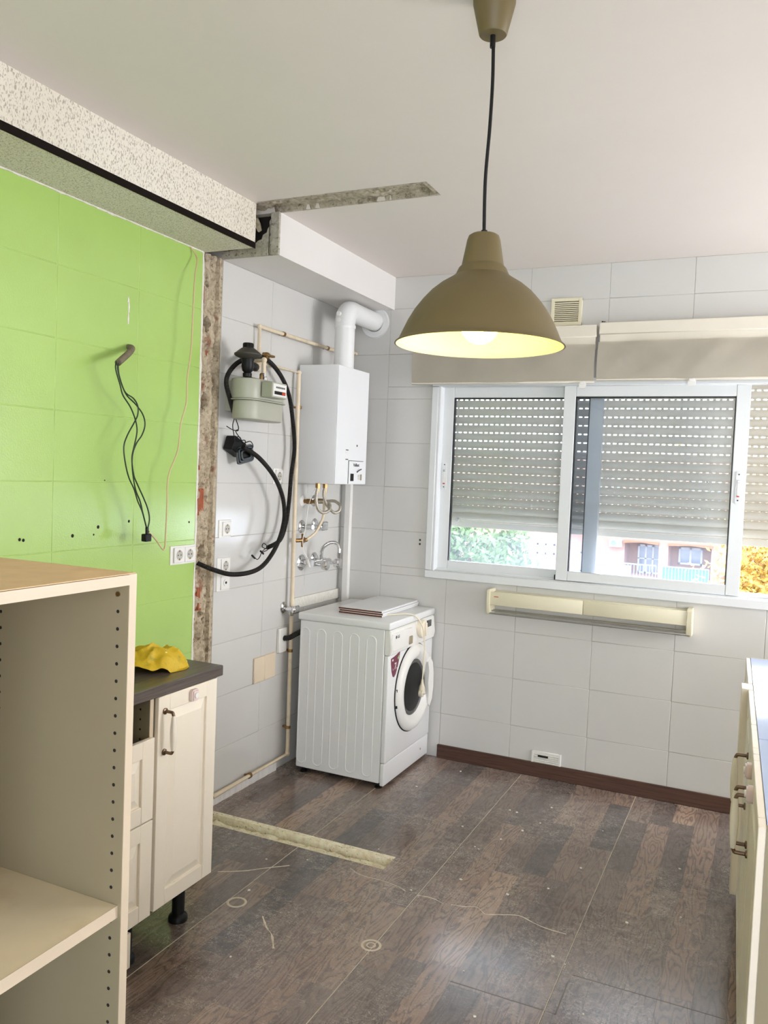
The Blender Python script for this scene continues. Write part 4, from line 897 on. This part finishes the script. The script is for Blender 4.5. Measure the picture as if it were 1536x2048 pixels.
# ------------------------------------------------------------------ kitchen fronts and handles
def front_bm(w, h, th=.016, st=.055, rl=.055, raised=True):
    """cabinet front in local space: x outwards, y width, z height"""
    bm = bmesh.new(); box(bm, 0, th - .009, .0008, w - .0008, .0008, h - .0008)
    box(bm, -.0002, th, 0, st, 0, h, bev=.0016); box(bm, -.0002, th, w - st, w, 0, h, bev=.0016)
    box(bm, -.0002, th, st, w - st, 0, rl, bev=.0016); box(bm, -.0002, th, st, w - st, h - rl, h, bev=.0016)
    return bm
def field_bm(w, h, th=.016, st=.055, rl=.055):
    y0, y1, z0, z1 = st + .003, w - st - .003, rl + .003, h - rl - .003; q = .030 if min(y1 - y0, z1 - z0) > .1 else .018
    bm = bmesh.new(); x0, x1 = th - .0092, th + .0005
    o = [bm.verts.new((x0, y, z)) for y, z in ((y0, z0), (y1, z0), (y1, z1), (y0, z1))]; i = [bm.verts.new((x1, y, z)) for y, z in ((y0 + q, z0 + q), (y1 - q, z0 + q), (y1 - q, z1 - q), (y0 + q, z1 - q))]
    bm.faces.new(i); bm.faces.new(o[::-1])
    for k in range(4): bm.faces.new((o[k], o[(k + 1) % 4], i[(k + 1) % 4], i[k]))
    return bm
def add_front(parent, name, w, h, local, handle=None, **k):
    d = bpy.data.objects.new(name, fin(front_bm(w, h, **k), name, M_cream)); put(d, parent, local)
    f = bpy.data.objects.new('raised_panel', fin(field_bm(w, h, **k), 'raised_panel', M_cream, 6)); put(f, d)
    if handle:
        y, z0, z1 = handle; n = 10; x0, xo = .016, .052
        for z, s in ((z0, 1), (z1, -1)):
            a = bmesh.new()
            lathe(a, [(.0105, x0), (.0105, x0 + .004), (.006, x0 + .006)], (0, y, z), 'X', 14)
            tube(a, [(x0, y, z), (x0 + .026, y, z), (xo - .004, y, z + s * .002), (xo, y, z + s * .012)], .0052, 10, 4)
            put(bpy.data.objects.new('handle_arm', fin(a, 'handle_arm', M_bronze)), d)
        L = z1 - z0 - .02; zc = (z0 + z1) / 2
        gb = bmesh.new(); lathe(gb, [(.0058, -L / 2), (.0075, -L * .42), (.0098, -L * .2), (.0108, 0), (.0098, L * .2), (.0075, L * .42), (.0058, L / 2)], (xo, y, zc), 'Z', 16)
        put(bpy.data.objects.new('handle_grip', fin(gb, 'handle_grip', M_cream_h)), d)
    return d
def child_lock(label, m):
    t = bpy.data.objects.new('child_lock', None); put(t, None, m); props(t, label, 'latch', 'child safety locks')
    bm = bmesh.new(); prism(bm, rrect(0, 0, .034, .040, .008, 4), 0, .016, 'YZ'); bmesh.ops.bevel(bm, geom=[e for e in bm.edges if all(abs(v.co.x - .016) < 1e-6 for v in e.verts)], offset=.004, segments=2, affect='EDGES')
    o = bpy.data.objects.new('lock_body', fin(bm, 'lock_body', M_pink)); put(o, t)
    bm = bmesh.new(); lathe(bm, [(.010, .015), (.009, .020), (.0, .020)], (0, 0, 0), 'X', 14)
    o = bpy.data.objects.new('lock_button', fin(bm, 'lock_button', M_white_plastic)); put(o, t); return t
T = Matrix.Translation
# left run
bc = thing('base_cabinet', 'cream base cabinet with one tall panelled door and white handle', 'cabinet', (-2.0, 2.205, 0))
bm = bmesh.new(); box(bm, -2.285, -1.728, 2.340, 2.358, .16, .862); box(bm, -2.285, -1.728, 2.052, 2.070, .16, .862); box(bm, -2.285, -1.728, 2.07, 2.34, .16, .178); box(bm, -2.285, -1.728, 2.07, 2.34, .844, .862); box(bm, -2.285, -2.28, 2.07, 2.34, .178, .844)
mk('carcass', bm, M_melamine, bc)
add_front(bc, 'door', .305, .698, WM[bc.name].inverted() @ T((-1.727, 2.053, .163)), (.030, .515, .648), rl=.052)
for x, y in ((-1.80, 2.292), (-2.22, 2.292)):
    mk('leg', lathe(bmesh.new(), [(.034, 0), (.034, .012), (.030, .020), (.022, .026), (.022, .14), (.028, .145), (.028, .16)], (x, y, 0), 'Z', 20), M_black, bc)
dc = thing('drawer_cabinet', 'cream drawer cabinet with its top drawer missing, behind the shelf unit', 'cabinet', (-2.0, 1.84, 0))
bm = bmesh.new(); box(bm, -2.285, -1.728, 2.030, 2.048, .16, .862); box(bm, -2.285, -1.728, 1.63, 1.648, .16, .862); box(bm, -2.285, -1.728, 1.648, 2.03, .16, .178); box(bm, -2.285, -2.28, 1.648, 2.03, .178, .862)
mk('carcass', bm, M_melamine, dc)
add_front(dc, 'drawer_front', .405, .262, WM[dc.name].inverted() @ T((-1.727, 1.634, .476)))
add_front(dc, 'drawer_front', .405, .312, WM[dc.name].inverted() @ T((-1.727, 1.634, .160)))
mk('front_edge', BX(-1.728, -1.7265, 2.031, 2.047, .162, .86), M_edge, dc)
for k in range(5): mk('pin_hole', lathe(bmesh.new(), [(.0035, -.0004), (.0035, .0002)], (-1.765, 2.030, .725 + .032 * k), 'Y', 10), M_dark_hole, dc)
for x, y in ((-1.79, 2.014), (-1.79, 1.68)):
    mk('leg', lathe(bmesh.new(), [(.034, 0), (.034, .012), (.030, .020), (.022, .026), (.022, .14), (.028, .145), (.028, .16)], (x, y, 0), 'Z', 20), M_black, dc)
solo('plinth_board', BX(-1.735, -1.717, 1.45, 1.958, 0.03, .142, bev=.001), M_cream, 'short cream plinth board at the foot of the drawers', 'board', (-1.726, 1.7, .03))
solo('worktop', BX(-2.295, -1.710, 1.45, 2.392, .8625, .900, bev=.003), M_worktop, 'dark grey wood grain worktop on the left cabinets', 'worktop', (-2.0, 1.92, .8625))
child_lock('pinkish child lock on the left door, under the worktop', T((-1.7105, 2.222, .833)))
# yellow cloth bag
def bag(u, v):
    r2 = (u / .105) ** 2 + (v / .150) ** 2; e = max(0, 1 - r2)
    ridge = (1 - abs(nz(u, v, 2, s=11)) * 2.2) * .45 + (1 - abs(nz(u, v, 8, s=24)) * 2.4) * .16
    h = .076 * e ** .62 * (0.50 + ridge)
    return Vector((u + .014 * nz(u, v, 4, s=20), v + .016 * nz(u, v, 6, s=18), max(h, .003 * e) + .0015))
bm = bmesh.new(); nr, na = 34, 96; G = []
for i in range(nr + 1):
    row = []
    for k in range(na):
        a = 2 * math.pi * k / na; rr = i / nr * (1 + .13 * math.sin(3 * a + 1) + .08 * math.sin(7 * a))
        row.append(bm.verts.new(bag(.105 * rr * math.cos(a), .150 * rr * math.sin(a))))
    G.append(row)
for i in range(nr):
    for k in range(na):
        if i == 0:
            continue
        bm.faces.new((G[i][k], G[i][(k + 1) % na], G[i + 1][(k + 1) % na], G[i + 1][k]))
bm.faces.new(G[1])
for v in [v for v in bm.verts if not v.link_faces]: bm.verts.remove(v)
bm.transform(T((-1.895, 2.225, .900)))
yb = thing('yellow_bag', 'crumpled yellow printed cloth bag on the dark worktop', 'bag', (-1.895, 2.225, .900))
mk('cloth', bm, M_bag, yb, ang=60)
bm = tube(bmesh.new(), [bag(u, v) + Vector((-1.895, 2.225, .9005)) for u, v in ((.062, .0), (.035, .03), (.01, .055), (.03, .085), (.05, .105), (.06, .125))], .004, 8, 6); mk('hem', bm, pm('pale_yellow_hem', (236, 214, 140), .6), yb)
wt = thing('white_tray', 'flat white tray lying behind the yellow bag on worktop', 'tray', (-2.14, 2.22, .900))
mk('tray', BX(-2.24, -2.03, 2.0, 2.30, .9002, .910, bev=.003), M_cream, wt); mk('tray_rim', BX(-2.04, -2.032, 2.0, 2.30, .909, .916, bev=.002), M_cream, wt)

# tall open shelf unit in the foreground
TX, TY = -1.032, 1.168
tc = thing('shelf_unit', 'tall open cabinet carcass with one shelf, cut by the left edge', 'cabinet', (-1.32, .87, 0))
side = mk('side_panel', BX(-1.612, TX - .0015, TY - .018, TY, 0, 1.400), M_melamine, tc); mk('side_panel', BX(-1.612, TX - .0015, TY - .598, TY - .580, 0, 1.400), M_melamine, tc)
mk('front_edging', BX(TX - .0015, TX, TY - .018, TY, 0, 1.400), M_edge, tc); mk('front_edging', BX(TX - .0015, TX, TY - .598, TY - .580, 0, 1.400), M_edge, tc)
tp = mk('top_panel', BX(-1.612, TX - .0015, TY - .580, TY - .018, 1.381, 1.399), M_hdf, tc, label='raw tan top panel'); mk('top_edging', BX(TX - .0015, TX, TY - .580, TY - .018, 1.3805, 1.3995), M_edge, tc)
mk('top_skin', BX(-1.612, TX - .002, TY - .598, TY - .001, 1.4002, 1.4018), M_hdf, tc)
mk('back_panel', BX(-1.616, -1.612, TY - .598, TY, 0, 1.400), M_melamine, tc)
shf = mk('shelf', BX(-1.600, TX - .010, TY - .579, TY - .0185, .764, .786), M_shelf, tc, label='dusty yellowish shelf'); mk('shelf_edging', BX(TX - .010, TX - .0085, TY - .579, TY - .0185, .7635, .7865), M_edge, tc)
mk('bottom_panel', BX(-1.612, TX - .002, TY - .580, TY - .018, .08, .098), M_melamine, tc)
PH = fin(lathe(bmesh.new(), [(.0033, -.0005), (.0033, .0002)], (0, 0, 0), 'Y', 12), 'pin_hole', M_dark_hole)
for x in (-1.058, -1.357):
    for k in range(34):
        z = 1.330 - .0321 * k
        if .755 < z < .795 or (x < -1.2 and z > 1.31): continue
        o = bpy.data.objects.new('pin_hole', PH); put(o, tc, WM[tc.name].inverted() @ T((x, TY - .018, z)))
mk('cam_fitting', lathe(bmesh.new(), [(.0045, -.003), (.0045, .0)], (-1.058, TY - .018, 1.362), 'Y', 12), M_brass, tc)

# right run: units without worktop, skewed a little against the room
ry = R(1.95)
rc = thing('counter_unit', 'cream base units without worktop, along the right edge', 'cabinet', (0.02, 1.864, 0), rz=ry)
I4 = Matrix.Identity(4)
def loc_mk(name, bm, mat, parent, **k): return mk(name, bm, mat, parent, world=False, **k)
loc_mk('side_panel', BX(.018, .58, 0, .018, .16, .8985), M_melamine, rc)
loc_mk('side_panel', BX(.018, .58, 1.850, 1.868, .16, .8985), M_melamine, rc)
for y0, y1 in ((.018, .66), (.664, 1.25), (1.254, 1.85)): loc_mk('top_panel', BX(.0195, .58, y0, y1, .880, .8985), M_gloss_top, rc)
loc_mk('bottom_panel', BX(.018, .58, .018, 1.85, .16, .178), M_melamine, rc)
for k, (x, y) in enumerate(((.08, .2), (.16, .33), (.06, .65), (.12, .95), (.2, .1), (.1, 1.5))): loc_mk('screw', lathe(bmesh.new(), [(.005, .8985), (.005, .8994)], (x, y, 0), 'Z', 8), M_black, rc)
flip = lambda y1, z: T((.018, y1, z)) @ Matrix.Rotation(math.pi, 4, 'Z')
for y0, y1, hy in ((.002, .512, .488), (.516, .806, None), (.810, 1.262, None)):
    w = y1 - y0; 
    hl = {0.002: (w - (.488 - .002), .475, .630), .516: (w - .034, .475, .630), .810: (w - .034, .475, .630)}[y0]
    add_front(rc, 'door', w, .7375, flip(y1, .16), (hl[0], hl[1], hl[2]))
add_front(rc, 'door', .480, .7375, flip(1.852, .16))
loc_mk('filler_strip', BX(-.020, .018, 1.268, 1.358, .16, .899, bev=.002), M_cream, rc)
for y in (.1, .9, 1.75): loc_mk('leg', lathe(bmesh.new(), [(.034, 0), (.034, .012), (.022, .026), (.022, .16)], (.12, y, 0), 'Z', 16), M_black, rc)
for lb, y in (('pinkish child lock, nearer of two on the right units', .345), ('pinkish child lock, farther of two on the right units', .53)):
    child_lock(lb, WM[rc.name] @ T((.002, y, .845)) @ Matrix.Rotation(math.pi, 4, 'Z'))

# ------------------------------------------------------------------ green wall leads
cd = thing('wall_conduit', 'grey corrugated conduit stub poking out of the green wall', 'conduit', (-2.3, 2.52, 2.05))
mk('stub', rib_tube(bmesh.new(), [(-2.30, 2.520, 2.054), (-2.27, 2.508, 2.046), (-2.24, 2.455, 2.018), (-2.21, 2.388, 1.985), (-2.2, 2.358, 1.968)], .0125, .008), pm('dusty_conduit', (120, 108, 88), .7, var=.3, vs=40, dirt=(60, 52, 44), ds=40), cd)
wa = [(-2.2, 2.350, 1.972), (-2.19, 2.337, 1.943), (-2.19, 2.362, 1.887), (-2.19, 2.378, 1.851), (-2.19, 2.419, 1.811), (-2.19, 2.448, 1.764), (-2.19, 2.458, 1.72), (-2.19, 2.444, 1.664), (-2.19, 2.434, 1.619), (-2.19, 2.444, 1.563), (-2.19, 2.461, 1.53), (-2.19, 2.504, 1.468), (-2.19, 2.531, 1.422), (-2.19, 2.541, 1.381), (-2.195, 2.535, 1.340)]
wb = [(-2.2, 2.362, 1.971), (-2.2, 2.359, 1.941), (-2.2, 2.396, 1.869), (-2.2, 2.444, 1.847), (-2.2, 2.469, 1.821), (-2.2, 2.471, 1.788), (-2.2, 2.455, 1.759), (-2.2, 2.418, 1.706), (-2.2, 2.4, 1.661), (-2.2, 2.41, 1.601), (-2.2, 2.431, 1.546), (-2.2, 2.461, 1.502), (-2.2, 2.483, 1.456), (-2.2, 2.509, 1.416), (-2.2, 2.527, 1.375), (-2.2, 2.54, 1.343)]
wc = [(-2.21, 2.369, 1.969), (-2.21, 2.378, 1.921), (-2.21, 2.415, 1.86), (-2.21, 2.468, 1.827), (-2.21, 2.51, 1.791), (-2.21, 2.524, 1.752), (-2.21, 2.509, 1.712), (-2.21, 2.478, 1.676), (-2.21, 2.459, 1.63), (-2.21, 2.461, 1.574), (-2.21, 2.48, 1.501), (-2.21, 2.507, 1.455), (-2.21, 2.525, 1.409), (-2.205, 2.545, 1.342)]
wr = thing('wire_bundle', 'three thin dark wires hanging from the conduit on green wall', 'wires', (-2.2, 2.54, 1.30))
for p in (wa, wb, wc): mk('wire', tube(bmesh.new(), p, .0027, 6, 5), M_green_wire, wr)
mk('connector', BX(-2.212, -2.188, 2.520, 2.556, 1.296, 1.326, bev=.003), M_black, wr); mk('tape', tube(bmesh.new(), [(-2.2, 2.54, 1.352), (-2.2, 2.541, 1.322)], .0065, 8, 1), M_black, wr)
cb = [(-2.298, 2.879, 2.536), (-2.27, 2.89, 2.488), (-2.24, 2.841, 2.394), (-2.22, 2.81, 2.246), (-2.22, 2.805, 2.093), (-2.22, 2.785, 1.959), (-2.22, 2.784, 1.862), (-2.22, 2.752, 1.774), (-2.22, 2.738, 1.664), (-2.22, 2.690, 1.573), (-2.22, 2.678, 1.513), (-2.22, 2.680, 1.441), (-2.22, 2.676, 1.297), (-2.22, 2.673, 1.262), (-2.22, 2.660, 1.256), (-2.21, 2.602, 1.301), (-2.2, 2.55, 1.334)]
solo('hanging_cable', tube(bmesh.new(), cb, .0034, 8, 6), M_cable, 'cream cable hanging from the stucco beam down green wall', 'cable', (-2.2, 2.66, 1.25))

# ------------------------------------------------------------------ outside
mk('ground', BX(-70, 60, 6, 90, -9.2, -9), M_ground, label='pale street ground far below the window', kind='structure')
ab = thing('apartment_building', 'peach apartment block with balconies seen through the window', 'building', (-5, 46, -9))
FYB = 45.0
bm = bmesh.new(); box(bm, -30, -6.7, FYB, 55, -9, 3.2); box(bm, -2.4, 14, FYB, 55, -9, 3.2); box(bm, -6.7, -2.4, FYB, 55, -1.5, 3.2); box(bm, -6.7, -2.4, FYB, 55, -9, -3.25); box(bm, -6.7, -2.4, FYB + 1.6, 55, -3.25, -1.5)
mk('wall', bm, M_facade, ab); mk('recess_wall', BX(-6.7, -2.4, FYB + 1.5, FYB + 1.62, -3.25, -1.45), M_facade2, ab)
mk('pillar', BX(-4.95, -4.48, FYB - .1, FYB + 1.4, -3.3, -1.45), M_facade, ab)
for x0, x1 in ((-6.75, -4.95), (-4.48, -2.35)): mk('awning', prism(bmesh.new(), [(x0, -1.42), (x1, -1.42), (x1, -1.55), ((x0 + x1) / 2, -1.46), (x0, -1.55)], FYB - .3, FYB + .2, 'XZ'), M_facade2, ab)
def far_window(x0, x1, z0, z1, Y, nx, nzz, fw_=.1):
    bm = bmesh.new(); box(bm, x0, x1, Y - .08, Y, z0, z0 + fw_); box(bm, x0, x1, Y - .08, Y, z1 - fw_, z1)
    for i in range(nx + 1): xx = x0 + (x1 - x0 - fw_) * i / nx; box(bm, xx, xx + fw_, Y - .08, Y, z0, z1)
    for j in range(1, nzz): zz = z0 + (z1 - z0) * j / nzz; box(bm, x0, x1, Y - .08, Y, zz, zz + .06)
    w = mk('window', bm, M_far_white, ab); mk('pane', BX(x0, x1, Y - .03, Y - .01, z0, z1), M_far_glass, w)
far_window(-6.2, -4.98, -3.25, -1.68, FYB + 1.5, 3, 2); far_window(-4.1, -2.9, -2.6, -1.68, FYB + 1.5, 2, 1)
far_window(-11.4, -10.4, -2.48, -1.90, FYB, 2, 1); far_window(-9.0, -8.2, -3.3, -2.2, FYB, 2, 1)
mk('wall_panel', BX(-11.4, -10.35, FYB - .05, FYB, -3.4, -2.5), M_brickwall, ab)
for x0, x1, mt in ((-7.13, -4.95, M_far_rail), (-4.64, -2.42, M_far_teal)):
    bm = bmesh.new()
    for k in range(15): xx = x0 + (x1 - x0) * k / 14; box(bm, xx - .02, xx + .02, FYB - .9, FYB - .86, -3.35, -2.55)
    box(bm, x0, x1, FYB - .92, FYB - .85, -2.6, -2.53); box(bm, x0, x1, FYB - .92, FYB - .85, -3.4, -3.34); r_ = mk('railing', bm, M_far_rail, ab)
    if mt is M_far_teal: mk('sheet', BX(x0, x1, FYB - .85, FYB - .83, -3.35, -2.6), mt, r_)
    else: mk('sheet', BX(x0 + .3, x0 + .9, FYB - .85, FYB - .83, -3.35, -2.66), M_far_white, r_)
    mk('balcony_slab', BX(x0, x1, FYB - .95, FYB, -3.55, -3.4), M_far_white, ab)
for x in (-8.6, -3.6, 1.0, 5.0): far_window(x, x + 1.6, 0.4, 1.9, FYB, 2, 1)
ac = thing('air_conditioner', 'white air conditioning unit on the facade opposite', 'air conditioner', (-7.1, FYB, -1.8))
mk('housing', BX(-7.47, -6.82, FYB - .35, FYB, -1.80, -1.40, bev=.02), M_far_white, ac); mk('fan_grille', lathe(bmesh.new(), [(.15, -.37), (.15, -.34)], (-7.24, FYB, -1.59), 'Y', 20), M_far_glass, ac)
def tree(name, label, c, r, n, s, mat, trunk, seed, zs=.8):
    random.seed(seed); t = thing(name, label, 'tree', trunk[0]); bm = bmesh.new(); mk('trunk', tube(bm, trunk, .16, 8, 4, radii=lambda q: trunk_r * (1 - .75 * q)), M_bark, t)
    V, F = [], []
    cl = [(Vector((random.gauss(0, 1), random.gauss(0, 1), random.gauss(0, 1))).normalized() * random.uniform(.35, .95), random.uniform(.22, .4)) for _ in range(34)]
    for _ in range(n):
        q, rad = random.choice(cl); p = q + Vector((random.gauss(0, 1), random.gauss(0, 1), random.gauss(0, 1))) * rad * .5
        p = Vector(c) + Vector((p.x * r, p.y * r, p.z * r * zs)); a = Vector((random.uniform(-1, 1), random.uniform(-1, 1), random.uniform(-1, 1))).normalized(); b = a.orthogonal().normalized(); ss = s * random.uniform(.6, 1.3)
        i = len(V); V += [p + a * ss, p + b * ss * .45, p - a * ss, p - b * ss * .45]; F.append((i, i + 1, i + 2, i + 3))
    me = bpy.data.meshes.new('foliage'); me.from_pydata([WM[t.name].inverted() @ v for v in V], [], F); me.materials.append(mat)
    o = bpy.data.objects.new('foliage', me); put(o, t); props(o, kind='stuff'); return t
trunk_r = .25
tree('leafy_tree', 'green leafy tree across the street behind the left sash', (-10.3, 30, -1.6), 2.6, 9000, .15, M_leaf, [(-10.3, 30, -9), (-10.4, 30, -5), (-10.2, 30, -1.5)], 3, 1.0)
trunk_r = .10
tree('yellow_tree', 'sunlit yellow tree outside the open right part of window', (.35, 13.2, .35), 1.25, 9000, .05, M_leaf_y, [(.9, 13.2, -9), (.7, 13.2, -3), (.35, 13.2, .2)], 4)
